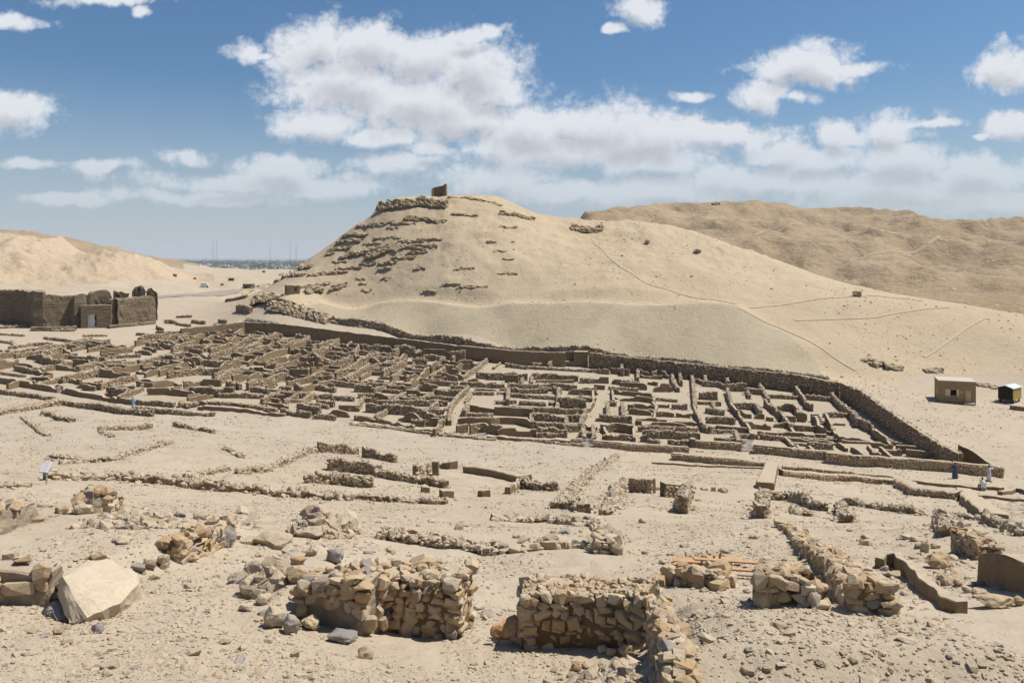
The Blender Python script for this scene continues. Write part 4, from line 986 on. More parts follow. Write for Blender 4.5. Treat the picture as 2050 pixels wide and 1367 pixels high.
# terraces in front of the street
TG = 'masonry walls along the village street'
masonry('z3', [(835,845),(1100,870),(1530,910)], [46,46,42], 'low masonry terrace wall below the street, ending at a thick pier', name='terrace_wall', thick=1.0)
zwall('p', 'z3', [45,45,50], [(1568,905),(1555,960),(1540,1045)], 'thick_pier_wall', 'thick flat-topped pale wall running down from the street', thick=1.5, jag=0.0)
zwall('p', 'z3', 10, [(700,905),(1000,925),(1530,948)], 'kerb_wall', 'thin earth kerb across the sloping court', thick=0.35, jag=0.0)
masonry('z4', [(65,880),(490,920),(900,960)], [26,26,24], 'thin upper step of the stone terrace below the street', name='terrace_wall', thick=0.9)
masonry('z4', [(70,918),(490,952),(910,988)], [44,44,40], 'lower step of the stone terrace below the street', name='terrace_wall', thick=0.9)
masonry('z4', [(920,972),(1020,1042),(1380,1080)], [60,62,62], 'terrace wall of big squared blocks bending towards the slope', name='terrace_wall', thick=1.5)
zwall('p', 'z4', [60,60,45], [(1375,1045),(1460,1140),(1560,1240)], 'court_wall', 'broad pale topped wall dropping from the terrace to the rubble', thick=1.5, jag=0.0)
zwall('p', 'z4', 24, [(1050,990),(1360,1022),(1600,1050)], 'court_wall', 'long thin earth wall on the terrace near the seated man', thick=0.7, jag=0.0)
zwall('p', 'z4', 26, [(1610,1035),(1720,1048)], 'court_wall', 'short dark wall end on the terrace near the seated man', thick=0.5, jag=0.0)
zwall('p', 'z4', 26, [(1540,1100),(1750,1120),(2010,1145)], 'court_wall', 'pale low wall crossing the terrace at the edge of the plaza', thick=0.7, jag=0.0)
zwall('p', 'z4', 30, [(1740,1075),(1850,1050),(1990,1085)], 'court_wall', 'low gabled earth wall at the edge of the plaza', thick=0.5, jag=0.0)
masonry('z3', [(545,1010),(690,1022)], 100, 'dark masonry wall block at the corner of the sloping court', name='court_wall', thick=0.8)
masonry('z3', [(800,1050),(965,1057)], 95, 'dark masonry wall block beside the row of boulders in the court', name='court_wall', thick=0.8)
RG = 'low rubble walls on the slope before the village'
def rub(crop, h, pts, label, **kw):
    kw.setdefault('jag', 0.42)
    kw.setdefault('ssize', 0.21)
    return zwall('r', crop, h, pts, 'rubble_wall', label, group=RG, **kw)
rub('z3', 90, [(985,1070),(960,1100),(940,1170)], 'rubble wall stub running down beside the masonry block', thick=0.6)
rub('z3', [40,30,22], [(545,1010),(480,1110),(440,1240)], 'rubble edging on the court side of the sandy lane', thick=0.7, ssize=0.24)
rub('z3', [10,14,14,20], [(480,855),(330,955),(200,1095),(110,1200)], 'long rubble edging on the open side of the sandy lane', thick=0.8, ssize=0.24)
rub('z3', 60, [(75,1155),(195,1185)], 'dark rubble stub at the foot of the sandy lane', thick=0.7)
rub('z3', [60,60,60,40], [(1530,1105),(1650,1112),(1750,1150),(1840,1195)], 'curved dark earth wall below the thick pier')
rub('z3', 90, [(1500,1110),(1485,1200)], 'narrow rubble stub below the thick pier', thick=0.6)
rub('z3', 60, [(1955,1175),(2000,1260)], 'upright rubble stub in the lower court', thick=0.6)
rub('z3', 28, [(1640,1205),(1740,1245)], 'few fallen stones before the curved earth wall')
rub('z4', [40,30,40], [(530,1130),(700,1172),(1080,1215)], 'low wall of pale boulders across the lower court')
rub('z4', 100, [(1205,1230),(1265,1325)], 'thick rubble pier standing in the lower court', thick=0.8)
rub('z4', 26, [(1290,1242),(1540,1272)], 'faint line of pale stones beside the rubble pier')
rub('z4', 62, [(1580,1252),(1700,1290),(1850,1350)], 'rubble wall below the broad pale topped wall')
rub('z2', 48, [(130,790),(330,800)], 'rubble wall at the top of the ruined chapel, over the ash heap')
rub('z2', 48, [(380,820),(540,846)], 'rubble wall beside the chapel, next to the gap')
rub('z2', 60, [(180,882),(300,892),(450,912)], 'taller dark rubble wall of the chapel room')
rub('z2', 55, [(60,962),(250,975),(400,988)], 'dark rubble wall along the foot of the chapel room')
zwall('p', 'z2', 45, [(410,920),(490,932)], 'chapel_wall', 'small plastered wall end in the chapel')
rub('z2', 42, [(450,940),(640,970),(830,1000)], 'winding rubble wall from the chapel to the two blocks')
zwall('p', 'z2', 85, [(775,890),(812,892)], 'chapel_pillar', 'upright plastered pillar beside the chapel', cat='pillar', thick=0.6, jag=0.0)
rub('z2', 50, [(700,935),(775,900)], 'rubble wall running up to the chapel pillar')
zwall('p', 'z2', 44, [(815,888),(882,890)], 'chapel_wall', 'low plastered bench beyond the chapel pillar', thick=0.8)
zwall('p', 'z2', 44, [(955,910),(1080,930),(1310,972)], 'chapel_wall', 'long flat-topped plastered slab wall beyond the chapel pillar', thick=1.0, jag=0.01)
zwall('p', 'z2', 50, [(1300,990),(1240,1030)], 'chapel_wall', 'pale plastered return at the end of the slab wall')
rub('z2', 48, [(1300,1000),(1470,1015)], 'dark rubble end beyond the slab wall')
for q, (a, b, c, e) in enumerate(((715,760,1033,38), (835,905,1058,42), (1045,1072,1055,38))):
    zwall('p', 'z2', e, [(a, c), (b, c + 4)], 'mud_block', ['small square mud block nearest the winding rubble wall', 'larger square mud block below the winding rubble wall', 'narrow upright mud block before the slab wall'][q], cat='block', thick=0.6, jag=0.0)
rub('z2', 26, [(0,1060),(200,1070),(400,1090),(700,1110),(830,1115)], 'long low rubble line below the chapel')
rub('z1', [44,34,34,36,40,40,34], [(270,1130),(450,1142),(670,1142),(900,1162),(1300,1202),(1700,1232),(2040,1262)], 'long stone wall starting at the white sign', ssize=0.27, thick=0.7)
for i, (h, pts, lab) in enumerate([
    (18, [(380,1062),(700,1040),(1010,940)], 'slanting line of stones above the long stone wall'), (26, [(1420,1112),(1560,1102),(1870,982)], 'slanting rubble line climbing to the chapel'),
    (18, [(1100,1150),(1340,1100)], 'short rubble line above the long stone wall'), (24, [(600,862),(880,850)], 'broken rubble line below the boulder pair'),
    (18, [(1020,842),(1230,880)], 'thin stone line by the single brown boulder'), (22, [(240,772),(410,812)], 'short dark rubble line before the outer wall'),
    (22, [(0,1200),(130,1192)], 'small heap line of rubble near the white sign'), (16, [(300,1030),(420,1040),(600,1052)], 'low dark mound of stones above the white sign'),
    (14, [(120,800),(260,900)], 'faint stones on the slope below the outer wall'), (14, [(1300,980),(1400,1030)], 'faint stone patch above the long stone wall'),
    (12, [(580,880),(640,910)], 'faint stone pair below the outer wall')]):
    rub('z1', h, pts, lab)
# outer rubble wall and stone edging along the front enclosure
zwall('r', 'a', 58, [(-200,930),(0,960),(400,1010),(700,1050)], 'outer_wall', 'low outer rubble wall on the temple side of its break')
zwall('r', 'a', [72,80,84,84], [(870,1100),(1300,1152),(1700,1212),(2050,1242)], 'outer_wall', 'outer rubble wall before the front enclosure, beside the person in blue')
zwall('r', 'b', [70,60,50], [(20,1262),(600,1312),(1050,1342)], 'outer_wall', 'outer rubble wall petering out below the three boulders')
zwall('r', 'a', 60, [(860,1110),(600,1150),(0,1250)], 'outer_wall', 'broad rubble spread turning down the slope from the outer wall', thick=1.6)
zwall('r', 'd', 10, [(0,1160),(400,1200),(800,1250),(1180,1285),(1500,1335),(2000,1372)], 'stone_edging', 'line of pale stones edging the bare slope under the parapet', cat='edging', thick=0.5)
zwall('r', 'e', 8, [(500,1275),(900,1310),(1300,1345),(1700,1385)], 'stone_edging', 'line of pale stones edging the slope before the picket gate', cat='edging', thick=0.4)
# rubble retaining wall along the foot of the hill
px_wall('r', [10,11,12,13], [(548,597),(600,612),(700,640),(850,672)], 'hill_wall', 'dark rubble wall on top of the rock-cut ledge', thick=0.8, ssize=0.4)
px_wall('r', [14,14,13,12,11], [(850,673),(950,685),(1100,697),(1250,712),(1400,724)], 'hill_wall', 'rubble wall at the foot of the smooth scree', thick=0.9, ssize=0.38)
px_wall('r', [8,7,7], [(1400,726),(1550,742),(1660,754)], 'hill_wall', 'low pale stones ending the wall under the scree', thick=0.8, ssize=0.36)
px_wall('r', 12, [(472,612),(500,616)], 'hill_wall', 'small brown wall stub left of the rock-cut ledge', thick=0.8)
px_wall('r', 5, [(450,600),(492,592)], 'hill_wall', 'thin dark wall at the foot of the hill on the temple side', thick=0.8)

# ------------------------------------------------------------------ bedrock ledges on the hill
def ledge(crop, h, pts, label, thick=1.6, **kw):
    h = [q * 0.8 for q in h] if isinstance(h, list) else h * 0.65
    return zwall('k', crop, h, pts, 'rock_ledge', label, cat='rock', group='rock ledges on the hill', thick=thick, **kw)
HL = ' on the temple flank of the hill'
for h, pts, lab, th in [
    ([46,52,54,46,38], [(768,163),(800,155),(900,140),(1000,128),(1130,150)], 'crag of brown rock capping the hill', 3.0),
    (16, [(915,228),(1010,226),(1130,240)], 'jagged rock band under the crag', 1.6), (14, [(670,268),(760,262),(860,246)], 'thin long rock band below the crag corner', 1.5),
    (17, [(592,322),(720,316)], 'short dark rock ledge in a pair, the upper', 2.0), (17, [(562,356),(690,344)], 'short dark rock ledge in a pair, the lower', 2.0),
    (13, [(525,388),(640,378)], 'thin rock ledge near the skyline', 1.5), (10, [(515,412),(560,404)], 'tiny rock ledge by the skyline', 1.5),
    (12, [(900,376),(1000,366),(1090,368)], 'thin lone rock ledge', 1.2), (22, [(580,428),(640,415),(700,404),(790,384)], 'long slanting green-brown rock outcrop', 2.5),
    (40, [(715,428),(760,420),(845,374)], 'deep notched rock outcrop', 3.0), (16, [(780,462),(880,452)], 'stacked rock ledge above the sand chute', 1.5), (14, [(785,492),(850,486)], 'small ledge above the sand chute', 1.5),
    (14, [(332,488),(380,482),(440,472)], 'rock ledge low on the skyline', 2.0), (16, [(318,520),(390,516)], 'dark ledge low near the skyline', 2.0), (12, [(420,518),(530,508),(630,498)], 'long thin ledge above the roofless hut', 1.5),
    (16, [(390,575),(470,562),(540,556)], 'ledge beside the roofless hut', 1.6), (34, [(425,592),(470,585),(505,592)], 'rock mouth of the small cave', 2.5), (26, [(540,590),(590,575),(630,558)], 'rock lip beyond the small cave', 2.0),
    (10, [(700,404),(850,392),(880,400)], 'faint rock band in mid slope', 1.3), (10, [(930,405),(1040,395)], 'faint upper rock band', 1.2), (9, [(800,540),(850,535)], 'tiny ledge on the sand chute', 1.0)]:
    ledge('m8', h, pts, lab + HL, th)
for h, pts, lab, th in [(9, [(1140,118),(1300,128),(1420,158)], 'rock rim on the crest past the crag', 1.6), (18, [(1410,196),(1500,205),(1590,220)], 'rock bands on the crest towards the notch', 1.6),
                        (8, [(1160,203),(1300,208)], 'thin rock band under the crest rim', 1.2), (40, [(1775,258),(1850,275),(1940,265)], 'dark rock hollow in the saddle of the hill', 3.0), (10, [(1410,262),(1500,268)], 'faint ledge below the crest', 1.0)]:
    ledge('m8', h, pts, lab, th)
for h, pts, lab, th in [(40, [(990,575),(1060,560),(1120,580)], 'shadowed lip over the cave floor', 1.5), (150, [(330,690),(400,665),(520,660),(550,700)], 'dark cut rock bluff at the end of the ledge', 5.0),
                        (130, [(530,745),(620,760),(760,770),(900,810),(1050,850),(1200,885)], 'long rock-cut face above the back wall path', 4.0), (70, [(1200,900),(1400,925),(1600,960),(1900,1000)], 'lower tail of the rock-cut face', 3.0),
                        (36, [(690,385),(740,375)], 'single brown block on the skyline slope', 2.0), (40, [(640,440),(710,430)], 'brown rock step near the skyline', 2.5), (26, [(460,520),(560,495),(620,485)], 'rock shelf above the valley road', 2.5),
                        (30, [(250,640),(320,600),(400,560)], 'rock steps falling towards the valley road', 2.5)]:
    ledge('m9', h, pts, lab, th)
for h, pts, lab, th in [([30,40,42,30], [(660,55),(720,85),(820,120),(990,140)], 'undercut brown rock outcrop on the scree above the hut', 3.0), (28, [(1160,165),(1240,160),(1300,162)], 'small dark rock outcrop behind the hut', 2.0),
                        (30, [(1548,262),(1600,268),(1672,285)], 'undercut bank behind the hut', 2.0)]:
    ledge('z4', h, pts, lab, th)

rl = random.Random(8)
for q in range(30):                       # thin continuous beds cropping out along the contours
    px_, py_ = rl.uniform(640, 1010), rl.uniform(420, 590)
    if py_ < 430 + (px_ - 900) * 0.25 or py_ > 600 or px_ < 1180 - py_ * 1.0: continue
    w_ = rl.uniform(14, 60); sl_ = rl.uniform(-0.06, 0.03)
    px_wall('k', rl.uniform(1.2, 2.6), [(px_, py_), (px_ + w_ / 2, py_ + sl_ * w_ / 2 + rl.gauss(0, 0.8)), (px_ + w_, py_ + sl_ * w_)], 'rock_ledge', 'thin pale bed of rock cropping out' + HL, cat='rock', group='thin rock beds on the hill', thick=1.2)
# ------------------------------------------------------------------ boulders
def boulder_mesh(name, seed, w, dp, h, sub=3, rough=0.22):
    bm = bmesh.new(); bmesh.ops.create_icosphere(bm, subdivisions=sub, radius=0.5)
    co = np.array([v.co[:] for v in bm.verts]); r = np.random.RandomState(seed)
    # facet the sphere with random cutting planes for an angular block
    for _ in range(11):
        nrm = r.normal(0, 1, 3); nrm /= np.linalg.norm(nrm); dd = r.uniform(0.30, 0.42)
        q = co @ nrm; co = co - np.outer(np.maximum(q - dd, 0), nrm)
    co *= (1 + rough * fbm(co[:, 0] * 3 + seed, co[:, 1] * 3, co[:, 2] * 3, oct=4, seed=seed % 50))[:, None]
    lo, hi = co.min(0), co.max(0); co = (co - (lo + hi) / 2) / (hi - lo)
    for v, c in zip(bm.verts, co): v.co = Vector((c[0] * w, c[1] * dp, (c[2] + 0.5) * h))
    me = bpy.data.meshes.new(name); bm.to_mesh(me); bm.free()
    return me
BN = [0]
def boulder(crop, x, y, w, h, label, m=None, deep=1.0, name='boulder', rz=None, group=None, sink=0.12, sub=3):
    """x, y: foot of the boulder in the crop, w, h: its apparent size there"""
    BN[0] += 1
    x0, y0, sc = CROPS[crop]
    g = ground(x0 + x / sc, y0 + y / sc); k = g[1] / FPX / sc
    W, H = w * k, h * k * 0.92
    dpt = W * 0.8 * deep
    me = boulder_mesh(name, BN[0] * 7 + 3, W, dpt, H, sub)
    o = link(name, me, m or M_PALE, None, label, 'boulder', group)
    o.location = (g[0], g[1] + dpt * 0.35, hz1(g[0], g[1] + dpt * 0.35) - H * sink); o.rotation_euler = (0, 0, rnd.uniform(-0.3, 0.3) if rz is None else rz)
    return o
boulder('b', 640, 1265, 130, 120, 'rounded tan boulder of three at the front wall, nearest the long dark wall', M_WARM)
boulder('b', 730, 1285, 130, 100, 'low tan boulder in the middle of three at the front wall', M_WARM)
boulder('b', 820, 1265, 110, 110, 'pale boulder of three at the front wall, next to the parapet', M_PALE)
boulder('z1', 1040, 865, 60, 40, 'single brown boulder on the bare slope below the front wall', M_WARM)
boulder('z1', 710, 875, 80, 34, 'flat brown boulder on the bare slope below the outer wall', M_WARM)
for q, (x, y, w, h) in enumerate([(985,1100,50,40),(1065,1100,60,32),(1125,1105,45,45),(1190,1115,70,50),(740,1095,80,30)]):
    boulder('z3', x, y, w, h, ['pale boulder leaning on the masonry block in the court', 'low tan boulder second in the court row', 'upright tan boulder in the court row', 'largest boulder ending the court row', 'flat boulder between the two masonry blocks'][q], M_PALE)
boulder('q2', 1292, 488, 44, 30, 'lone brown boulder on the smooth slope of the hill', M_ROCK)
boulder('q2', 333, 250, 26, 26, 'small dark boulder below the saddle of the hill', M_ROCK)
boulder('q2', 565, 290, 40, 22, 'flat dark boulder on the ridge shoulder', M_ROCK)
# foreground, by the big slab
NB = [('n6',540,770,200,170,'large rounded pale boulder at the end of the fallen wall',M_PALE),('n6',550,620,160,140,'knobbly pale boulder atop the fallen wall',M_PALE),('n6',618,815,115,85,'small pale boulder wedged below the rounded one',M_PALE),
      ('n6',690,985,165,200,'tall pale boulder in the foot of the fallen wall',M_PALE),('n6',805,1025,130,170,'two-tone grey and buff boulder beside the tall pale one',M_GREY),('n6',950,995,140,120,'pinkish buff boulder under the mud face',M_WARM),
      ('n6',1180,1085,200,85,'grey boulder lying at the corner by the stone block wall',M_GREY),('n6',1340,1195,125,110,'pale squat boulder before the doorway floor',M_PALE),('n6',845,665,130,120,'brown and white boulder on the mud face',M_WARM),
      ('n6',865,530,120,70,'flat banded boulder on top of the mud face',M_WARM),('n6',965,470,90,80,'buff boulder over the mud face',M_PALE),('n6',1120,520,130,130,'grey streaked block above the mud face',M_GREY),
      ('n6',690,415,330,130,'long pale boulder at the side of the rubble heap',M_PALE),('n6',930,340,210,95,'broad pale slab leaning on the rubble heap',M_PALE),('n6',330,400,180,200,'angular grey-buff block at the corner of the low stacked wall',M_GREY),
      ('n6',170,215,120,60,'pale flat boulder behind the angular corner block',M_PALE),('n6',20,215,90,75,'blue-grey boulder on the mound',M_GREY),('n6',30,470,110,80,'dark grey boulder on the low stacked wall',M_GREY),
      ('n6',115,515,90,70,'split grey boulder in the low stacked wall',M_WARM),('n6',500,860,90,60,'small pale boulder beside the rounded boulder',M_PALE),
      ('n5',640,555,150,80,'brown and pink stone on the mound above the slab',M_WARM),('n5',395,230,110,70,'round brown stone in the back edge of the mound',M_WARM),('n5',540,235,130,90,'pale block in the back edge of the mound',M_PALE),
      ('n5',800,435,140,50,'flat pale stone on the mound',M_PALE),('n5',1085,590,90,100,'pale upright stone above the slab',M_PALE),('n5',990,605,90,70,'pale stone in the line running from the slab',M_PALE),('n5',920,620,110,70,'long pale stone against the slab',M_PALE),
      ('n5',640,1030,100,75,'purple-brown block below the slab',M_GREY),('n5',375,1040,95,50,'flat brown stone below the slab',M_WARM),
      ('n5',10,700,70,90,'dark brown boulder topping the shadowed niche wall',M_WARM),('n5',100,705,115,110,'cream boulder topping the shadowed niche wall',M_PALE),('n5',210,710,110,110,'brown boulder topping the niche wall',M_WARM),('n5',315,712,110,100,'grey-brown boulder next to the slab',M_WARM),
      ('n8',300,960,150,130,'squared corner boulder in the foot of the doorway wall',M_WARM),('n8',1170,960,180,110,'pale pointed boulder fallen in the shaded corner',M_PALE),('n8',1340,1060,220,160,'large shaded boulder in the wall corner',M_WARM),
      ('n8',1330,910,150,110,'dark shaded boulder high in the wall corner',M_WARM),('n8',1060,1010,110,85,'brown boulder under the pointed one',M_WARM),('n8',1155,1045,110,90,'round olive boulder in the fallen pile',M_WARM),('n8',1350,1150,240,130,'orange-buff slab on the fallen pile',M_WARM),
      ('n8',1540,1170,140,110,'cream block on the fallen pile near the return wall',M_PALE),('n8',890,1310,260,130,'wide grey boulder at the edge of the fallen pile',M_GREY),('n8',790,1200,120,120,'sharp brown rock at the edge of the fallen pile',M_WARM),('n8',890,1170,150,80,'pale rock behind the wide grey boulder',M_PALE),
      ('n8',1650,1180,140,110,'pale grey block outside the return wall',M_PALE),('n8',1670,850,130,80,'stone on the crest of the return wall',M_PALE),
      ('n8',430,225,120,60,'white-edged stone on the doorway wall top',M_PALE),('n8',1600,330,140,80,'buff stone behind the doorway wall',M_WARM),
      ('n9',220,605,110,90,'pale round boulder in the row below the planks',M_PALE),('n9',310,650,100,60,'tan boulder in the row below the planks',M_WARM),('n9',500,665,120,90,'brown knobbly boulder ending the row below the planks',M_WARM),('n9',20,600,90,90,'dark tan boulder starting the row below the planks',M_WARM),
      ('n9',405,690,90,50,'low pale stone in the row below the planks',M_PALE),('n9',50,440,100,40,'flat pale stone left of the planks',M_PALE),('n9',535,520,70,65,'dark grey stone weighing down the planks',M_GREY),('n9',212,425,50,50,'grey stone on the end of the long plank',M_GREY),
      ('n9',625,455,65,65,'striped stone beside the planks',M_GREY),('n9',540,430,50,45,'brown stone beside the planks',M_WARM),('n9',785,700,80,50,'smooth pale stone in the sand by the corner block',M_PALE),('n9',1340,750,170,100,'slab set in the face of the low corner block',M_WARM),
      ('n9',1130,735,120,80,'pale stone in the face of the low corner block',M_PALE),('n9',985,690,120,110,'square stone at the corner of the low block',M_WARM),('n9',1865,500,110,40,'flat pink stone on the sand right of the diagonal wall',M_WARM),
      ('n10',830,785,300,215,'biggest tan boulder of the boulder line',M_WARM),('n10',950,890,200,130,'tan boulder second in the boulder line',M_WARM),('n10',1040,990,130,110,'cracked boulder in the boulder line',M_WARM),('n10',1140,1060,130,90,'small tan boulder in the boulder line',M_WARM),
      ('n10',1290,1110,200,110,'pale long boulder in the boulder line',M_PALE),('n10',1490,1240,400,190,'massive weathered boulder below the shaft',M_WARM),('n10',1720,1210,150,140,'weathered boulder at the end of the boulder line',M_WARM),('n10',660,605,110,180,'upright pointed brown rock at the head of the boulder line',M_WARM),
      ('n10',770,555,110,70,'flat rock behind the upright pointed one',M_WARM),('n10',1000,640,110,50,'flat grey stone near the biggest tan boulder',M_GREY)]
for (c, x, y, w, h, lab, m) in NB:
    boulder(c, x, y, w, h, lab, m, sub=3)
# the big tilted slab
sp = [(128,1154,15.7),(214,1120,17.4),(262,1138,17.2),(281,1163,16.4),(240,1205,15.4),(208,1222,15.0),(173,1239,14.75),(107,1168,16.2),(118,1200,15.6),(143,1247,14.9),(160,1130,17.0)]
bm = bmesh.new(); P3 = [Vector(((a - HX) / FPX * d, d, CAMZ - (b - HY) / FPX * d)) for a, b, d in sp]
ctr = sum(P3, Vector()) / len(P3)
for p in P3: bm.verts.new(p - ctr)
for p in P3: bm.verts.new((p - ctr) * 0.9 + Vector((-0.05, 0.45, -0.75)))
res = bmesh.ops.convex_hull(bm, input=bm.verts)
bmesh.ops.delete(bm, geom=list({g for g in res['geom_interior'] + res['geom_unused'] if isinstance(g, bmesh.types.BMVert)}), context='VERTS')
bmesh.ops.subdivide_edges(bm, edges=list(bm.edges), cuts=4, use_grid_fill=True)
bmesh.ops.triangulate(bm, faces=list(bm.faces))
co = np.array([v.co[:] for v in bm.verts])
for ax in range(3):
    dlt = 0.05 * fbm(co[:, 0] * 2.2 + 9 * ax, co[:, 1] * 2.2, co[:, 2] * 2.2, oct=4, seed=70 + ax)
    for v, q in zip(bm.verts, dlt): v.co[ax] += q
me = bpy.data.meshes.new('slab_boulder'); bm.to_mesh(me); bm.free()
o = link('slab_boulder', me, M_SLAB, None, 'huge cream limestone slab tilted over dark stones on the gravel slope', 'boulder'); o.location = ctr

# ------------------------------------------------------------------ stone walls of the foreground, stone by stone
def near_wall(label, base, hts, thick, cw=(0.16, 0.4), ch=(0.13, 0.26), meshes=None, core=None, name='stone_wall', faces='fblr', topsize=0.16, topn=16, jag=0.12, depth=0.3, group=None, cap=290, embed=0.0, tops=None):
    """base: front foot line in photograph pixels, hts: heights in metres; stones on front, back, ends and top"""
    WALLN[0] += 1; seed = WALLN[0] * 17
    W = [ground(*b) for b in base]
    if tops: hts = [(b[1] - t_) * w[1] / FPX for b, t_, w in zip(base, tops, W)]
    P2, H, L = resample([(w[0], w[1]) for w in W], hts, 0.12 if core is M_NEARMUD else 0.35)
    N = normals2(P2)
    away = np.sign((N * P2).sum(1).mean()) or 1.0
    if away < 0: P2, H = P2[::-1], H[::-1]
    N = normals2(P2); P2c = P2 + N * thick / 2
    mud = core is M_NEARMUD
    V, F, top, z0, Nc = ribbon(P2c, H * 1.05, thick - (0.04 if mud else 0.10 if embed else 0.16), jag=0.18 if mud else jag, wob=0.03, rough=0.035 if mud else 0.0, rows=7 if mud else 3, seed=seed, batter=0.3 if mud else 0.03)
    org = np.array([P2c[:, 0].mean(), P2c[:, 1].mean(), float(hsample(P2c[:, 0], P2c[:, 1]).min())])
    par = empty(name, org, label, 'wall', group); par['kind'] = 'thing'
    link('core', mesh_np('core', V - org, F), core or M_MORTAR, par)
    S = []; m = len(P2)
    s = np.linspace(0, 1, m)
    def zt(side):
        return lambda f: float(np.interp(f, s, top + z0))
    if 'f' in faces or 'b' in faces:
        nseg = max(len(base) - 1, int(L / 1.5), 1); cuts = np.linspace(0, m - 1, nseg + 1).astype(int)
        for side, ok in ((-1, 'f' in faces), (1, 'b' in faces)):
            if not ok: continue
            Q = P2c + Nc * side * (thick / 2)
            for a, b in zip(cuts[:-1], cuts[1:]):
                out = Nc[(a + b) // 2] * side
                f0, f1 = s[a], s[b]
                za = lambda f, Q=Q, a=a, b=b: hz1(Q[a][0] + (Q[b][0] - Q[a][0]) * f, Q[a][1] + (Q[b][1] - Q[a][1]) * f) - 0.05
                S += lay_face(Q[a], Q[b], lambda f, f0=f0, f1=f1: float(np.interp(f0 + (f1 - f0) * f, s, top + z0)), za, out, cw, ch, depth, 0.07, seed + a * 3 + side, 0.05, embed)
    for e, ok in ((0, 'l' in faces), (-1, 'r' in faces)):
        if not ok: continue
        A, B = P2c[e] - Nc[e] * thick / 2, P2c[e] + Nc[e] * thick / 2
        t2 = (P2c[1] - P2c[0]) if e == 0 else (P2c[-2] - P2c[-1]); out = -t2 / np.hypot(*t2)
        S += lay_face(A, B, lambda f, e=e: float(top[e] + z0[e]), lambda f, A=A, B=B: hz1(A[0] + (B[0] - A[0]) * f, A[1] + (B[1] - A[1]) * f) - 0.05, out, cw, ch, depth, 0.06, seed + 991 + e, 0.05, embed)
    r = random.Random(seed)
    for _ in range(int(topn * L * thick)):
        f = r.random(); i = f * (m - 1); q = r.uniform(-0.46, 0.46) * thick
        x = float(np.interp(i, range(m), P2c[:, 0]) + np.interp(i, range(m), Nc[:, 0]) * q); y = float(np.interp(i, range(m), P2c[:, 1]) + np.interp(i, range(m), Nc[:, 1]) * q)
        z = float(np.interp(i, range(m), top + z0)); sz = topsize * math.exp(max(-0.9, min(0.7, r.gauss(0, 0.45))))
        S.append(((x, y, z + sz * 0.1), (sz * r.uniform(0.9, 1.5), sz, sz * r.uniform(0.5, 0.9)), (r.gauss(0, 0.3), r.gauss(0, 0.3), r.uniform(0, 6.28))))
    S = [((q[0][0] - org[0], q[0][1] - org[1], q[0][2] - org[2]), q[1], q[2]) for q in S]
    place_stones(par, S, meshes or R_WARM, G_WARM if meshes is not R_PALE else G_PALE, cap)
    return par
near_wall('square block of stacked fieldstone wall on one side of the doorway gap', [(722,1252),(800,1268),(917,1279)], None, 1.15, (0.14,0.36), (0.11,0.22), topn=30, topsize=0.13, embed=0.06, jag=0.04, tops=[1163,1162,1166])
near_wall('stacked fieldstone wall on the shaded side of the doorway gap', [(1043,1300),(1150,1297),(1292,1300)], None, 1.0, (0.13,0.36), (0.10,0.21), topn=110, topsize=0.08, embed=0.10, jag=0.03, tops=[1190,1189,1193])
near_wall('low return wall running from the doorway wall towards the slope', [(1300,1303),(1322,1340),(1335,1385)], [0.8,0.5,0.2], 0.35, (0.14,0.32), (0.10,0.2), topn=26, topsize=0.12, faces='fbr')
near_wall('fallen wall with a mud-plastered face joining the square stone block', [(585,1240),(722,1274)], [0.7,1.0], 0.9, (0.14,0.4), (0.12,0.26), core=M_NEARMUD, faces='fbl', topn=40, topsize=0.14, embed=0.17)
near_wall('low stone corner block filled with loose rubble', [(1528,1216),(1573,1222),(1660,1214)], [0.55,0.52,0.42], 1.1, (0.16,0.36), (0.12,0.22), topn=60, topsize=0.11, faces='flr', embed=0.04, jag=0.1)
near_wall('diagonal tumbled stone wall meeting the low corner block', [(1585,1083),(1623,1125),(1660,1170),(1700,1222)], [0.2,0.45,0.55,0.5], 0.7, (0.14,0.32), (0.11,0.22), topn=34, topsize=0.15, jag=0.25)
near_wall('thin scatter line of stones leading into the diagonal wall', [(1556,1052),(1585,1080)], [0.15,0.2], 0.8, topn=14, topsize=0.2)
near_wall('low stacked wall at the side of the rubble mound', [(365,1128),(420,1108),(468,1088)], [0.35,0.42,0.5], 0.6, (0.2,0.48), (0.11,0.22), topn=14, topsize=0.2)
near_wall('shadowed niche wall under four topping boulders', [(-80,1222),(98,1216)], [0.7,0.62], 0.7, (0.25,0.6), (0.18,0.34), core=M_NEARMUD, faces='f', topn=6, embed=0.15)
near_wall('back edge of the rubble mound, with a mud core showing', [(-40,1078),(30,1062),(80,1040)], [0.6,0.7,0.5], 0.8, (0.25,0.5), (0.16,0.3), core=M_NEARMUD, faces='bl', topn=10, topsize=0.28)
near_wall('rubble bank at the back of the mound with a pit of grey mud', [(150,1030),(200,1028),(245,1020)], [0.5,0.75,0.5], 0.9, (0.2,0.45), (0.14,0.28), core=M_NEARMUD, topn=16, topsize=0.22)
near_wall('pebble-built low wall lying across the slope', [(752,1078),(850,1092),(975,1112)], [0.3,0.28,0.2], 0.7, (0.12,0.26), (0.08,0.16), topn=40, topsize=0.14, meshes=R_PALE)
near_wall('curving stone line on the sandy terrace', [(985,1042),(1100,1046),(1180,1052),(1203,1082),(1192,1108)], [0.15,0.15,0.2,0.35,0.3], 0.7, topn=14, topsize=0.2, meshes=R_PALE)
near_wall('stone row closing the sandy terrace towards the planks', [(985,1112),(1060,1106),(1130,1098),(1190,1106)], [0.12,0.15,0.15,0.2], 0.8, topn=9, topsize=0.26, meshes=R_PALE)
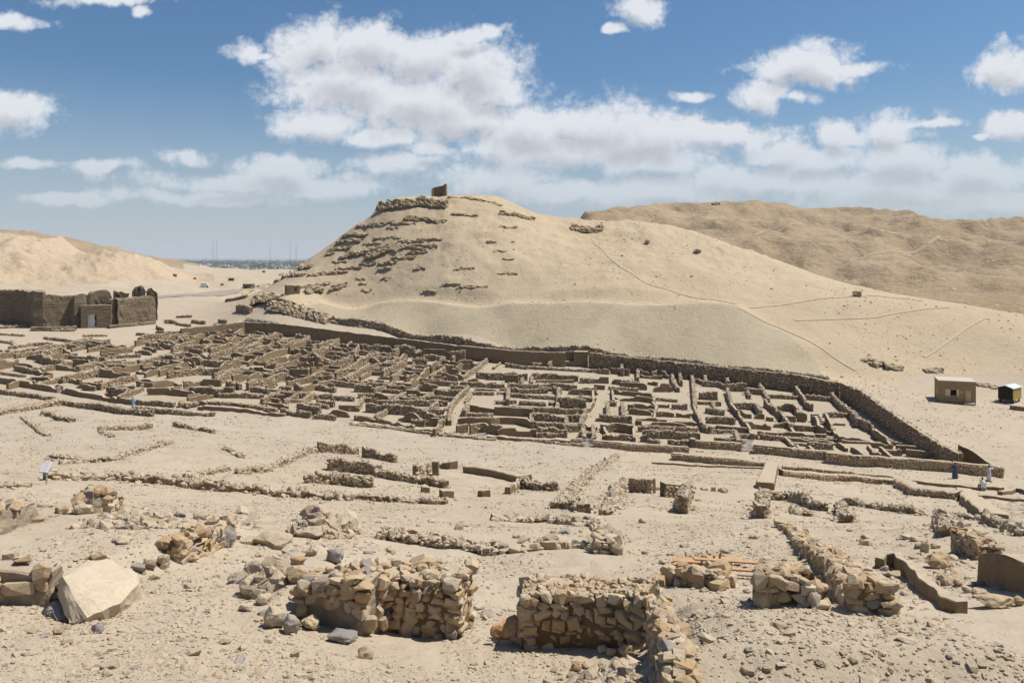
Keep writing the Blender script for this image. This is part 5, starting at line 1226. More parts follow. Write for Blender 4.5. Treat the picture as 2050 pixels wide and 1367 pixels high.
near_wall('steep rubble face below the plain gravel terrace', [(1906,1105),(1930,1113),(1958,1120)], [0.75,0.6,0.4], 0.8, (0.15,0.32), (0.12,0.22), topn=16)
near_wall('row of boulders and stones below the planks', [(1322,1168),(1400,1178),(1445,1182)], [0.35,0.35,0.25], 0.7, (0.25,0.5), (0.18,0.3), topn=14, topsize=0.22)
zwall('p', 'n10', [110,150,170,170,150,90], [(180,690),(260,590),(430,745),(650,950),(870,1130),(1000,1205)], 'plastered_wall', 'low straight mud-plastered wall slanting beside a strip of rubble', thick=0.3, jag=0.15)
zwall('p', 'n10', [330,340,350,340], [(1232,620),(1345,650),(1590,700),(1850,760)], 'plastered_wall', 'dark mud-plastered shaft wall open towards the boulders', thick=0.5, jag=0.05)

# rubble heaps
def heap(crop, x, y, w, h, label, n, size, meshes=None, flat=1.0):
    x0, y0, sc = CROPS[crop]; g = ground(x0 + x / sc, y0 + y / sc); k = g[1] / FPX / sc
    Rr, Hh = w * k / 2, h * k
    par = empty('rubble_heap', (g[0], g[1] + Rr * flat, hz1(g[0], g[1] + Rr * flat)), label, 'rubble heap')
    r = random.Random(int(x * 7 + y)); S = []
    for _ in range(n):
        a = r.uniform(0, 6.283); q = math.sqrt(r.random()); dx, dy = Rr * q * math.cos(a), Rr * flat * q * math.sin(a)
        z = hz1(par.location.x + dx, par.location.y + dy) - par.location.z
        top = Hh * (1 - q ** 1.5) * (0.8 + 0.2 * math.sin(a * 3 + x)); sz = size * math.exp(max(-0.9, min(0.75, r.gauss(0, 0.4))))
        zz = z + top * (r.random() ** 0.4)
        S.append(((dx, dy, zz), (sz * r.uniform(0.9, 1.5), sz, sz * r.uniform(0.6, 1.0)), (r.gauss(0, 0.4), r.gauss(0, 0.4), r.uniform(0, 6.28))))
    place_stones(par, S, meshes or R_PALE, G_PALE)
    return par
heap('n6', 980, 330, 330, 230, 'pointed heap of loose rubble above the long pale boulder', 300, 0.22, flat=0.7)
heap('n6', 1200, 300, 190, 130, 'small rubble heap next to the pointed one', 120, 0.24, flat=0.7)
heap('n6', 640, 740, 330, 190, 'tumbled stones filling the fallen wall', 200, 0.2, flat=0.6)
heap('n8', 1250, 1380, 1000, 210, 'broad pile of fallen pale stones at the foot of the slope', 620, 0.135, flat=0.75)
heap('n8', 1850, 1130, 460, 110, 'loose stones spilling outside the return wall', 420, 0.085, flat=1.2)
heap('n9', 480, 400, 430, 70, 'small spread of pebbles behind the planks', 200, 0.11, flat=0.5)
heap('n5', 450, 930, 260, 40, 'dark flat stones in the shade of the slab', 40, 0.28, R_GREY, flat=0.5)
heap('n10', 900, 960, 480, 60, 'strip of rubble between the plastered wall and the boulder line', 300, 0.15, R_PALE, flat=1.0)
heap('n5', 760, 330, 900, 60, 'rubble fill of the mound', 330, 0.17, R_PALE, flat=0.8)
# ------------------------------------------------------------------ buildings
M_SHUT = flat_mat('cream_paint', (0.62, 0.50, 0.30), 0.6)
M_DOOR = flat_mat('ochre_paint', (0.50, 0.40, 0.20), 0.6)
M_INSHADE = flat_mat('interior_shade_paint', (0.03, 0.025, 0.02), 0.9)  # near-black, the shade of an interior put into the colour
M_CONC = flat_mat('pale_concrete', (0.46, 0.40, 0.32), 0.8)
M_WHITE = flat_mat('white_paint', (0.72, 0.72, 0.70), 0.5, 0.08)
M_WOODP = flat_mat('painted_picket', (0.74, 0.68, 0.67), 0.6, 0.2)
M_PLANK = flat_mat('weathered_plank', (0.47, 0.28, 0.14), 0.75, 0.3)
M_PLANK2 = flat_mat('grey_plank', (0.40, 0.32, 0.23), 0.8, 0.3)
M_BLACK = flat_mat('black_panel', (0.02, 0.02, 0.022), 0.5)
M_YEL = flat_mat('yellow_panel', (0.50, 0.38, 0.12), 0.6, 0.25)
M_TIN = flat_mat('tin_roof', (0.55, 0.58, 0.60), 0.45, 0.15)
M_RUB = flat_mat('tyre_rubber', (0.03, 0.03, 0.03), 0.8)
M_STEEL = flat_mat('grey_steel', (0.32, 0.32, 0.33), 0.5)
M_GLASS = flat_mat('dark_glass', (0.04, 0.05, 0.06), 0.15)

A0, B0 = ground(1879, 804), ground(1952, 811)
hw = math.hypot(B0[0] - A0[0], B0[1] - A0[1]); hw = 5.6; hd = 4.8; hh = 3.55
hut = empty('guard_hut', A0, 'brown plastered flat-roofed guard hut with cream shutters on the plaza', 'hut', rz=math.atan2(-0.35, 0.94))
t_ = 0.22; wx0, wx1, wz0, wz1 = 1.75, 2.75, 1.15, 2.2; dx0, dx1, dz1 = 4.05, 4.95, 2.1
link('walls', boxes('walls', [(wx0 / 2, t_ / 2, -0.4, wx0, t_, hh + 0.4), ((wx1 + dx0) / 2, t_ / 2, -0.4, dx0 - wx1, t_, hh + 0.4), ((dx1 + hw) / 2, t_ / 2, -0.4, hw - dx1, t_, hh + 0.4),
    ((wx0 + wx1) / 2, t_ / 2, -0.4, wx1 - wx0, t_, wz0 + 0.4), ((wx0 + wx1) / 2, t_ / 2, wz1, wx1 - wx0, t_, hh - wz1), ((dx0 + dx1) / 2, t_ / 2, dz1, dx1 - dx0, t_, hh - dz1),
    (t_ / 2, hd / 2 + t_ / 2, -0.4, t_, hd - t_ - 0.004, hh + 0.4), (hw - t_ / 2, hd / 2 + t_ / 2, -0.4, t_, hd - t_ - 0.004, hh + 0.4), (hw / 2, hd - t_ / 2 + 0.004, -0.4, hw - 2 * t_, t_, hh + 0.4)]), M_HUT, hut)
link('roof', boxes('roof', [(hw / 2, hd / 2, hh + 0.003, hw + 0.10, hd + 0.10, 0.14)]), M_CONC, hut)
link('floor_slab', boxes('floor_slab', [(hw / 2, hd / 2, -0.3, hw - 2 * t_, hd - 2 * t_, 0.32)]), M_INSHADE, hut)
win = link('window', boxes('window', [(wx0 + 0.03, 0.1, wz0, 0.06, 0.12, wz1 - wz0), (wx1 - 0.03, 0.1, wz0, 0.06, 0.12, wz1 - wz0), ((wx0 + wx1) / 2, 0.1, wz1 - 0.06, wx1 - wx0 - 0.13, 0.12, 0.06), ((wx0 + wx1) / 2, 0.1, wz0, wx1 - wx0 - 0.13, 0.12, 0.06)]), M_SHUT, hut)
link('shutter', boxes('shutter', [(wx0 - 0.36, -0.03, wz0 - 0.03, 0.70, 0.05, wz1 - wz0 + 0.06)]), M_SHUT, hut)
link('shutter', boxes('shutter', [(wx1 + 0.18, -0.03, wz0 - 0.03, 0.34, 0.05, wz1 - wz0 + 0.06)]), M_SHUT, hut)
link('sill', boxes('sill', [((wx0 + wx1) / 2, -0.06, wz0 - 0.10, wx1 - wx0 + 0.2, 0.12, 0.07)]), M_HUT, hut)
door = link('door', boxes('door', [((dx0 + dx1) / 2, 0.08, 0.04, dx1 - dx0 - 0.02, 0.06, dz1 - 0.05)]), M_DOOR, hut)
link('handle', boxes('handle', [(dx0 + 0.12, 0.03, 1.0, 0.04, 0.05, 0.14)]), M_STEEL, door)
link('step', boxes('step', [(4.55, -0.5, -0.25, 1.6, 0.9, 0.40)]), M_CONC, hut)
link('plaque', boxes('plaque', [(3.45, -0.02, 1.65, 0.42, 0.03, 0.26)]), M_CONC, hut)
link('side_shutter', boxes('side_shutter', [(-0.03, 1.6, 1.0, 0.05, 0.7, 1.0)]), M_SHUT, hut)

# site caravan on wheels
T0 = ground(2028, 809)
tr = empty('site_trailer', T0, 'black and yellow wheeled site trailer with pale tin gable roof', 'trailer', rz=R(38))
TL, TW, THt, TZ = 3.6, 2.3, 2.0, 0.62
tb = link('body', boxes('body', [(TL / 2, TW / 2, TZ, TL, TW, THt)]), M_YEL, tr)
link('end_panel', boxes('end_panel', [(-0.03, TW / 2, TZ - 0.03, 0.05, TW + 0.03, THt + 0.04)]), M_BLACK, tr)
for q in range(6):
    link('batten', boxes('batten', [(0.3 + q * 0.6, -0.02, TZ + 0.02, 0.05, 0.035, THt - 0.04)]), M_YEL, tr)
rv = np.array([(-0.15, -0.12, TZ + THt + 0.02), (-0.15, TW / 2, TZ + THt + 0.45), (-0.15, TW + 0.12, TZ + THt + 0.02), (TL + 0.15, -0.12, TZ + THt + 0.02), (TL + 0.15, TW / 2, TZ + THt + 0.45), (TL + 0.15, TW + 0.12, TZ + THt + 0.02)])
rv2 = rv - np.array([0, 0, 0.06])
link('roof', mesh_np('roof', np.concatenate([rv, rv2]), [(0, 3, 4, 1), (1, 4, 5, 2), (6, 7, 10, 9), (7, 8, 11, 10), (0, 1, 7, 6), (1, 2, 8, 7), (3, 9, 10, 4), (4, 10, 11, 5), (0, 6, 9, 3), (2, 5, 11, 8)]), M_TIN, tr)
for gx in (0.0, TL):
    link('gable', mesh_np('gable', [(gx - 0.03, 0, TZ + THt), (gx - 0.03, TW, TZ + THt), (gx - 0.03, TW / 2, TZ + THt + 0.40), (gx + 0.03, 0, TZ + THt), (gx + 0.03, TW, TZ + THt), (gx + 0.03, TW / 2, TZ + THt + 0.40)], [(0, 1, 2), (5, 4, 3)]), M_BLACK, tr)
link('chassis', boxes('chassis', [(TL / 2, TW / 2, TZ - 0.14, TL - 0.2, TW * 0.6, 0.13), (-0.55, TW / 2, TZ - 0.12, 1.0, 0.08, 0.08)]), M_STEEL, tr)
def wheel(parent, x, y, r_=0.34, w_=0.18):
    bm = bmesh.new(); bmesh.ops.create_cone(bm, cap_ends=True, segments=16, radius1=r_, radius2=r_, depth=w_)
    bmesh.ops.bevel(bm, geom=[e for e in bm.edges if e.calc_face_angle(0) > 0.8], offset=0.04, segments=1, affect='EDGES')
    for v in bm.verts: v.co = Vector((v.co.x, v.co.z, v.co.y))
    me = bpy.data.meshes.new('wheel'); bm.to_mesh(me); bm.free()
    o = link('wheel', me, M_RUB, parent); o.location = (x, y, r_)
    bm = bmesh.new(); bmesh.ops.create_cone(bm, cap_ends=True, segments=12, radius1=r_ * 0.5, radius2=r_ * 0.5, depth=w_ + 0.03)
    for v in bm.verts: v.co = Vector((v.co.x, v.co.z, v.co.y))
    me = bpy.data.meshes.new('rim'); bm.to_mesh(me); bm.free()
    link('rim', me, M_STEEL, o)
for (x, y) in ((0.7, 0.12), (0.7, TW - 0.12), (2.9, 0.12), (2.9, TW - 0.12)): wheel(tr, x, y)
zwall('p', 'z4', 32, [(1790,422),(1850,430),(1990,445)], 'plaza_wall', 'short plastered wall beside the site trailer', thick=0.7, jag=0.0)

# ruined mudbrick temple precinct
T1 = ground(150, 655)
tem = empty('mudbrick_temple', T1, 'ruined brown mudbrick temple enclosure with a pale doorway', 'temple')
def tpart(name, tops, hs, thick, m, jag, rough, back=0.0, rows=6):
    WALLN[0] += 1
    W = [ground(px, py + h) for (px, py), h in zip(tops, hs)]
    P2, H, L = resample([(w[0], w[1] + back) for w in W], [h * w[1] / FPX for h, w in zip(hs, W)], 0.7)
    N = normals2(P2)
    if (N * P2).sum(1).mean() < 0: P2, H = P2[::-1], H[::-1]
    P2 = P2 + normals2(P2) * thick / 2
    V, F, top, z0, N = ribbon(P2, H, thick, jag=jag, wob=0.05, rough=rough, rows=rows, batter=0.22, seed=WALLN[0] * 5, sink=0.8)
    return link(name, mesh_np(name, V - np.array(T1), F), m, tem)
tpart('wall', [(-120,585),(-40,582),(30,581),(70,584),(76,592),(146,593),(160,588),(163,600)], [62,63,68,74,66,62,68,55], 3.0, M_TEMPLE, 0.04, 0.12)
tpart('wall', [(216,604),(231,600),(270,596),(304,592),(313,596)], [50,54,54,56,50], 3.0, M_TEMPLE, 0.03, 0.1)
tpart('wall', [(150,592),(165,588),(182,585),(206,581),(213,604)], [64,68,70,73,50], 2.4, M_TEMPLE, 0.05, 0.12, back=3.2)
tpart('plinth', [(66,653),(110,653),(160,652)], [9,9,8], 1.2, M_TEMPLE, 0.1, 0.1, back=-1.2, rows=3)
tpart('plinth', [(225,650),(270,647),(316,642)], [7,6,6], 1.2, M_TEMPLE, 0.1, 0.1, back=-1.2, rows=3)
g1, g2 = ground(163, 657), ground(223, 656)
GW = math.hypot(g2[0] - g1[0], g2[1] - g1[1]); lk = g1[1] / FPX; GH = 45 * lk; OH = 28 * lk
gx = [0, GW * 0.22, GW * 0.52, GW]
gr = link('gate', boxes('gate', [(gx[1] / 2, 1.2, -0.8, gx[1], 2.6, GH + 0.8), ((gx[2] + gx[3]) / 2, 1.2, -0.8, gx[3] - gx[2], 2.6, GH + 0.8), ((gx[1] + gx[2]) / 2, 1.2, OH, gx[2] - gx[1] - 0.004, 2.59, GH - OH - 0.004)]), M_TEMPLE, tem)
gr.location = Vector(g1) - Vector(T1) + Vector((0, -0.25, 0)); gr.rotation_euler = (0, 0, yaw_to(g1, g2))
scr = link('gate_screen', boxes('gate_screen', [((gx[1] + gx[2]) / 2 - 0.25, 0.75, 0.0, (gx[2] - gx[1]) * 0.8, 0.08, OH - 0.1)]), M_WHITE, tem)
scr.location = gr.location; scr.rotation_euler = gr.rotation_euler
for q in range(7):
    link('slat', boxes('slat', [((gx[1] + gx[2]) / 2 - 0.25, 0.68, 0.35 + q * 0.42, (gx[2] - gx[1]) * 0.78, 0.05, 0.10)]), M_WOODP, scr)
for i, (tp, hs, th, bk) in enumerate([([(204,584),(220,582),(236,590)], [64,66,58], 3.0, 6.0), ([(240,584),(246,578),(262,577),(268,586)], [62,68,69,60], 3.0, 7.0), ([(270,586),(280,583),(288,592)], [60,63,54], 2.5, 7.0), ([(284,590),(294,582),(299,590)], [56,64,56], 1.8, 5.0)]):
    tpart('inner_tower', [(a_, b_ + 4) for a_, b_ in tp], [h_ - 4 for h_ in hs], th, M_DARKBRICK, 0.06, 0.15, back=bk)

# roofless stone hut on the hill's flank
r1 = ground(577, 591)
rh = empty('roofless_hut', r1, 'roofless brown stone hut with open doorway on the flank of the hill', 'hut', rz=R(28))
w1, w2, h1 = 2.6, 3.0, 2.7
link('front_side', boxes('front_side', [(-0.2, 0.35, -0.6, 0.35, 0.7, h1 + 0.5), (-0.2, 2.05, -0.6, 0.35, 1.1, h1 + 0.6), (-0.2, 1.1, h1 - 0.9, 0.33, 0.8, 0.55)]), M_TEMPLE, rh)
link('window_side', boxes('window_side', [(0.75, 0.14, -0.6, 1.5, 0.3, h1 + 0.55), (2.7, 0.14, -0.6, 0.9, 0.3, h1 + 0.5), (1.87, 0.14, -0.6, 0.76, 0.28, 1.7)]), M_TEMPLE, rh)
link('back_side', boxes('back_side', [(1.5, 2.75, -0.6, 3.0, 0.3, h1 + 0.3), (3.0, 1.45, -0.6, 0.3, 2.3, h1 + 0.2)]), M_TEMPLE, rh)
# ruined lookout on the crest
l1 = crest(872, 244, 270); l1 = (l1[0] - 1.1, l1[1] - 1.5, l1[2])
lk = l1[1] / FPX
lo = empty('lookout_ruin', (l1[0], l1[1], l1[2] - 0.2), 'small roofless stone lookout silhouetted on the crest of the hill', 'ruin', rz=R(-6))
LW, LHt = 29 * lk, 25 * lk
link('back_side', boxes('back_side', [(LW * (0.06 + 0.12 * q), 1.7, -1.2, LW * 0.12 - 0.004, 0.5, 1.2 + LHt * (0.74 + 0.03 * q)) for q in range(8)]), M_CORE, lo)
link('end_side', boxes('end_side', [(LW * 0.93, 0.9, -1.2, LW * 0.16, 2.1, 1.2 + LHt)]), M_CORE, lo)
link('low_side', boxes('low_side', [(0.15, 0.8, -1.2, 0.4, 1.8, 1.2 + LHt * 0.6)]), M_CORE, lo)
px_wall('r', 3, [(1428,408),(1442,407)], 'summit_cairn', 'tiny cairn on the skyline of the far ridge', cat='cairn', thick=2.0, ssize=0.9)

# picket gates in the front enclosure
def gate_pickets(crop, x0, x1, y0, y1, label, n):
    a, b = cz(crop, [(x0, y1), (x1, y1)]); ga, gb = ground(*a), ground(*b)
    w = math.hypot(gb[0] - ga[0], gb[1] - ga[1]); h = (y1 - y0) / CROPS[crop][2] * ga[1] / FPX
    e = empty('picket_gate', ga, label, 'gate', 'picket gates in the front enclosure', rz=yaw_to(ga, gb))
    for i in range(n):
        me = boxes('picket', [(w * (i + 0.5) / n, 0, -0.02, w / n * 0.38, 0.04, h)])
        link('picket', me, M_WOODP, e)
    for z in (0.25, 0.75): link('rail', boxes('rail', [(w / 2, 0.045, h * z, w, 0.035, 0.09)]), M_WOODP, e)
    return e
gate_pickets('f', 35, 195, 1205, 1325, 'white picket gate beside the short masonry stub', 9)
gate_pickets('g', 722, 862, 1085, 1248, 'white picket gate between the two masonry walls by the terrace', 9)
gate_pickets('e', 245, 362, 1208, 1262, 'low picket gate in the very low parapet', 8)
gate_pickets('d', 1180, 1272, 1212, 1258, 'low picket gate at the mouth of the street', 7)
gate_pickets('a', 776, 830, 905, 1000, 'faded picket gate beside the pale stub post', 4)

# small stair between two curved walls
s1 = ground(*cz('g', [(1790, 885)])[0])
st = empty('mud_stair', s1, 'small mud stair rising between two curved plastered walls', 'stair', rz=0.1)
for q in range(5):
    link('tread', boxes('tread', [(0.0, q * 0.42, -0.2, 1.1, 0.42, 0.45 + q * 0.24)]), M_PLAST, st)

# information board at the head of the long stone wall
b1 = ground(93, 969); kk = b1[1] / FPX
ib = empty('information_board', b1, 'white information board on a post at the end of the long stone wall', 'sign', rz=R(-14))
link('post', boxes('post', [(0, 0, -0.2, 0.06, 0.06, 1.0)]), M_STEEL, ib)
bd = link('board', boxes('board', [(0, 0, -0.3, 19 * kk, 0.04, 22 * kk)]), M_WHITE, ib)
bd.location = (0, -0.04, 0.98); bd.rotation_euler = (R(-38), 0, 0)
link('frame', boxes('frame', [(0, 0.03, -0.33, 19 * kk + 0.05, 0.03, 22 * kk + 0.06)]), M_STEEL, bd)
M_INK = flat_mat('faded_print', (0.50, 0.50, 0.50), 0.7)
for q in range(5):
    link('text_line', boxes('text_line', [(-0.01 * q, -0.023, -0.2 + q * 0.105, 19 * kk * 0.72, 0.004, 0.018)]), M_INK, bd)

# planks lying on the sand
def plank(a, b, w, m, label, z=0.05, cr='n9'):
    A, B = cz(cr, [a, b]); A, B = ground(*A), ground(*B)
    L = math.hypot(B[0] - A[0], B[1] - A[1])
    o = link('plank', box_mesh('plank', L, w, 0.045, 0.006), m, None, label, 'plank', 'planks on the sand')
    o.location = ((A[0] + B[0]) / 2, (A[1] + B[1]) / 2, max(A[2], B[2]) + z)
    o.rotation_euler = (0, math.atan2(A[2] - B[2], L), yaw_to(A, B))
plank((120,425), (520,455), 0.30, M_PLANK, 'wide orange-brown plank with a stone on its end', 0.06)
plank((420,440), (740,462), 0.26, M_PLANK, 'orange plank continuing the wide one', 0.09)
plank((300,470), (860,505), 0.16, M_PLANK, 'long yellow-brown plank under the grey stone', 0.10)
plank((580,520), (870,545), 0.14, M_PLANK, 'short orange plank at the free end of the stack', 0.06)
plank((560,550), (880,575), 0.16, M_PLANK2, 'greyish plank lowest on the slope', 0.04)
for q, (x, y) in enumerate(((425, 455), (515, 462), (570, 452))):
    plank((x, y), (x + 8, y - 55), 0.05, M_PLANK2, ['thin batten crossing the wide plank', 'dark batten crossing beside the brown stone', 'thin batten crossing beyond the brown stone'][q], 0.15)
dw = ground(1022, 1296)
def slab_piece(name, g, sx, sy, sz, rot, m, label, cat):
    o = link(name, boulder_mesh(name, 77, sx, sy, sz, 3, 0.3), m, None, label, cat); o.location = (g[0], g[1] + 0.35, g[2] - 0.02); o.rotation_euler = rot
slab_piece('driftwood', dw, 0.75, 0.5, 0.42, (0, R(-14), 0.3), M_PLANK, 'gnarled brown wood leaning in the shade of the doorway wall', 'wood')

# ------------------------------------------------------------------ people
M_SKIN = flat_mat('skin', (0.16, 0.085, 0.05), 0.6, 0.05)
M_HAIR = flat_mat('dark_hair', (0.015, 0.012, 0.012), 0.7)
M_NAVY = flat_mat('navy_cloth', (0.075, 0.10, 0.16), 0.85, 0.2)
M_LILAC = flat_mat('pale_lilac_cloth', (0.58, 0.55, 0.62), 0.85, 0.12)
M_SHIRT = flat_mat('white_shirt', (0.70, 0.69, 0.66), 0.85, 0.1)
M_SKYB = flat_mat('light_blue_cloth', (0.36, 0.48, 0.60), 0.85, 0.1)
M_TROU = flat_mat('dark_trousers', (0.05, 0.05, 0.06), 0.85)
def tube(pts, rad, nseg=10, closed=True):
    pts = [Vector(p) for p in pts]; V = []; F = []
    up = Vector((0, 0, 1))
    for i, p in enumerate(pts):
        t = (pts[min(i + 1, len(pts) - 1)] - pts[max(i - 1, 0)]).normalized()
        a = t.cross(Vector((0, 1, 0)) if abs(t.y) < 0.9 else Vector((1, 0, 0))).normalized(); b = t.cross(a)
        r = rad[i] if isinstance(rad[i], tuple) else (rad[i], rad[i])
        for k in range(nseg):
            q = 2 * math.pi * k / nseg
            V.append(p + a * math.cos(q) * r[0] + b * math.sin(q) * r[1])
    for i in range(len(pts) - 1):
        for k in range(nseg):
            F.append((i * nseg + k, i * nseg + (k + 1) % nseg, (i + 1) * nseg + (k + 1) % nseg, (i + 1) * nseg + k))
    return V, F
def join_tubes(name, lst, m, parent):
    V, F = [], []
    for v, f in lst:
        F += [tuple(i + len(V) for i in q) for q in f]; V += [tuple(q) for q in v]
    me = mesh_np(name, V, F, smooth=True)
    return link(name, me, m, parent)
def person(loc, rz, label, J, robe_m, robe, hair_m, group=None):
    """J: joint positions; one skinned body, clothing and hair as children"""
    e = empty('person', loc, label, 'person', group, rz=rz)
    names = list(J.keys()); idx = {k: i for i, k in enumerate(names)}
    V = [J[k] for k in names]; rad = []
    RA = {'pelvis': 0.13, 'belly': 0.125, 'chest': 0.14, 'neck': 0.055, 'chin': 0.075, 'head': 0.095, 'crown': 0.07, 'shL': 0.06, 'shR': 0.06, 'elL': 0.043, 'elR': 0.043, 'wrL': 0.03, 'wrR': 0.03, 'paL': 0.033, 'paR': 0.033,
          'hiL': 0.085, 'hiR': 0.085, 'knL': 0.06, 'knR': 0.06, 'anL': 0.04, 'anR': 0.04, 'toL': 0.035, 'toR': 0.035}
    rad = [RA[k] for k in names]
    E = [('pelvis', 'belly'), ('belly', 'chest'), ('chest', 'neck'), ('neck', 'chin'), ('chin', 'head'), ('head', 'crown')]
    for s in 'LR': E += [('chest', 'sh' + s), ('sh' + s, 'el' + s), ('el' + s, 'wr' + s), ('wr' + s, 'pa' + s), ('pelvis', 'hi' + s), ('hi' + s, 'kn' + s), ('kn' + s, 'an' + s), ('an' + s, 'to' + s)]
    E = [(idx[a], idx[b]) for a, b in E]
    for s in 'LR':
        w, p = Vector(J['wr' + s]), Vector(J['pa' + s]); d = (p - w).normalized()
        sd_ = d.cross(Vector((0.3, 0.2, 1))).normalized()
        for q, ln in ((-0.028, 0.055), (-0.01, 0.085), (0.01, 0.09), (0.028, 0.08)):
            i0 = len(V); V.append(tuple(p + sd_ * q + d * 0.03)); V.append(tuple(p + sd_ * q + d * (0.03 + ln) + Vector((0, 0, -0.02)))); rad += [0.010, 0.008]
            E += [(idx['pa' + s], i0), (i0, i0 + 1)]
        i0 = len(V); V.append(tuple(p - sd_ * 0.05)); V.append(tuple(p - sd_ * 0.07 + d * 0.05)); rad += [0.011, 0.009]; E += [(idx['pa' + s], i0), (i0, i0 + 1)]
    me = bpy.data.meshes.new('body'); me.from_pydata([tuple(v) for v in V], E, []); me.update()
    o = link('body', me, M_SKIN, e)
    mod = o.modifiers.new('skin', 'SKIN'); mod.use_smooth_shade = True
    sv = me.skin_vertices[0].data
    for i, r in enumerate(rad): sv[i].radius = (r, r * (0.8 if i < 3 else 1.0)); sv[i].use_root = (i == 0)
    o.modifiers.new('subd', 'SUBSURF').levels = 1
    o.modifiers['subd'].render_levels = 1
    join_tubes('robe' if robe else 'shirt', robe_m[1], robe_m[0], e)
    h = Vector(J['head'])
    bm = bmesh.new(); bmesh.ops.create_icosphere(bm, subdivisions=2, radius=0.115)
    for v in bm.verts: v.co = Vector((v.co.x * 0.95, v.co.y * 1.0 + 0.02, max(v.co.z, -0.05) * 1.05 + 0.025))
    mh = bpy.data.meshes.new('hair'); bm.to_mesh(mh); bm.free()
    ho = link('hair', mh, hair_m, e); ho.location = h
    return e
def standing(armL, armR):
    J = {'pelvis': (0, 0, 0.95), 'belly': (0, 0, 1.12), 'chest': (0, 0, 1.32), 'neck': (0, -0.01, 1.49), 'chin': (0, -0.03, 1.58), 'head': (0, -0.02, 1.66), 'crown': (0, 0, 1.72),
         'shL': (-0.18, 0, 1.42), 'elL': armL[0], 'wrL': armL[1], 'paL': armL[2], 'shR': (0.18, 0, 1.42), 'elR': armR[0], 'wrR': armR[1], 'paR': armR[2],
         'hiL': (-0.09, 0, 0.90), 'knL': (-0.10, -0.03, 0.48), 'anL': (-0.10, 0.01, 0.08), 'toL': (-0.11, -0.14, 0.04), 'hiR': (0.09, 0, 0.90), 'knR': (0.10, -0.02, 0.48), 'anR': (0.10, 0.02, 0.08), 'toR': (0.11, -0.13, 0.04)}
    return J
def robe_for(J, hem=0.07, flare=0.27):
    body = tube([(0, 0.0, hem), (0, 0, 0.35), (0, 0, 0.7), (0, 0, 0.98), (0, 0, 1.15), (0, 0, 1.32), (0, 0, 1.43), (0, -0.01, 1.50)],
                [(flare, flare * 0.85), (flare * 0.92, flare * 0.78), (flare * 0.82, flare * 0.7), (0.205, 0.165), (0.195, 0.15), (0.21, 0.155), (0.19, 0.12), (0.075, 0.075)], 16)
    L = [body]
    for s in 'LR':
        L.append(tube([J['sh' + s], J['el' + s], tuple(Vector(J['el' + s]).lerp(Vector(J['wr' + s]), 0.85))], [0.085, 0.075, 0.08], 10))
    return L
p1 = ground(1912, 957)
J = standing(((-0.30, -0.06, 1.18), (-0.12, -0.22, 1.12), (-0.04, -0.24, 1.13)), ((0.30, -0.06, 1.18), (0.12, -0.22, 1.14), (0.04, -0.25, 1.15)))
person(p1, R(-20), 'standing person in a long dark blue robe with folded arms by the masonry wall', J, (M_NAVY, robe_for(J, flare=0.33)), True, M_HAIR)
p2 = ground(1980, 962)
J = standing(((-0.27, 0.06, 1.16), (-0.24, -0.12, 0.96), (-0.23, -0.16, 0.9)), ((0.42, 0.12, 1.36), (0.66, 0.16, 1.34), (0.74, 0.17, 1.34)))
person(p2, R(6), 'standing person in a pale lilac robe resting one arm on the masonry wall', J, (M_LILAC, robe_for(J, flare=0.26)), True, M_HAIR)
p4 = ground(267, 817)
J = standing(((-0.24, 0.0, 1.15), (-0.24, -0.06, 0.92), (-0.24, -0.08, 0.84)), ((0.24, 0.0, 1.15), (0.24, -0.06, 0.92), (0.24, -0.08, 0.84)))
person(p4, R(10), 'standing person in light blue before the dark front enclosure wall', J, (M_SKYB, robe_for(J, flare=0.24)), True, M_SHIRT)
p3 = ground(1967, 982)
ch = empty('plastic_chair', p3, 'pale plastic chair under the seated person', 'chair', rz=R(8))
link('seat', boxes('seat', [(0, 0.0, 0.42, 0.46, 0.46, 0.04)]), M_WHITE, ch)
link('backrest', boxes('backrest', [(0, -0.24, 0.44, 0.46, 0.04, 0.46)]), M_WHITE, ch)
for x in (-0.2, 0.2):
    for y in (-0.2, 0.2): link('leg', boxes('leg', [(x, y, -0.02, 0.04, 0.04, 0.44)]), M_WHITE, ch)
J = {'pelvis': (0, -0.05, 0.56), 'belly': (0, -0.07, 0.74), 'chest': (0, -0.06, 0.94), 'neck': (0, -0.03, 1.12), 'chin': (0, 0.0, 1.2), 'head': (0, 0.0, 1.28), 'crown': (0, 0, 1.34),
     'shL': (-0.19, -0.05, 1.04), 'elL': (-0.28, 0.04, 0.80), 'wrL': (-0.16, 0.26, 0.72), 'paL': (-0.12, 0.33, 0.71), 'shR': (0.19, -0.05, 1.04), 'elR': (0.28, 0.04, 0.80), 'wrR': (0.16, 0.26, 0.72), 'paR': (0.12, 0.33, 0.71),
     'hiL': (-0.09, 0.02, 0.54), 'knL': (-0.12, 0.42, 0.52), 'anL': (-0.12, 0.44, 0.08), 'toL': (-0.12, 0.58, 0.04), 'hiR': (0.09, 0.02, 0.54), 'knR': (0.12, 0.42, 0.52), 'anR': (0.12, 0.44, 0.08), 'toR': (0.12, 0.58, 0.04)}
sh = [tube([(0, -0.05, 0.48), (0, -0.07, 0.7), (0, -0.06, 0.92), (0, -0.05, 1.05), (0, -0.03, 1.12)], [(0.21, 0.16), (0.20, 0.15), (0.22, 0.155), (0.19, 0.12), (0.075, 0.075)], 16)]
for s in 'LR': sh.append(tube([J['sh' + s], J['el' + s], tuple(Vector(J['el' + s]).lerp(Vector(J['wr' + s]), 0.8))], [0.085, 0.07, 0.06], 10))
ps = person((p3[0], p3[1], p3[2]), R(8), 'seated person in a white shirt on the plastic chair facing the masonry wall', J, (M_SHIRT, sh), False, M_HAIR)
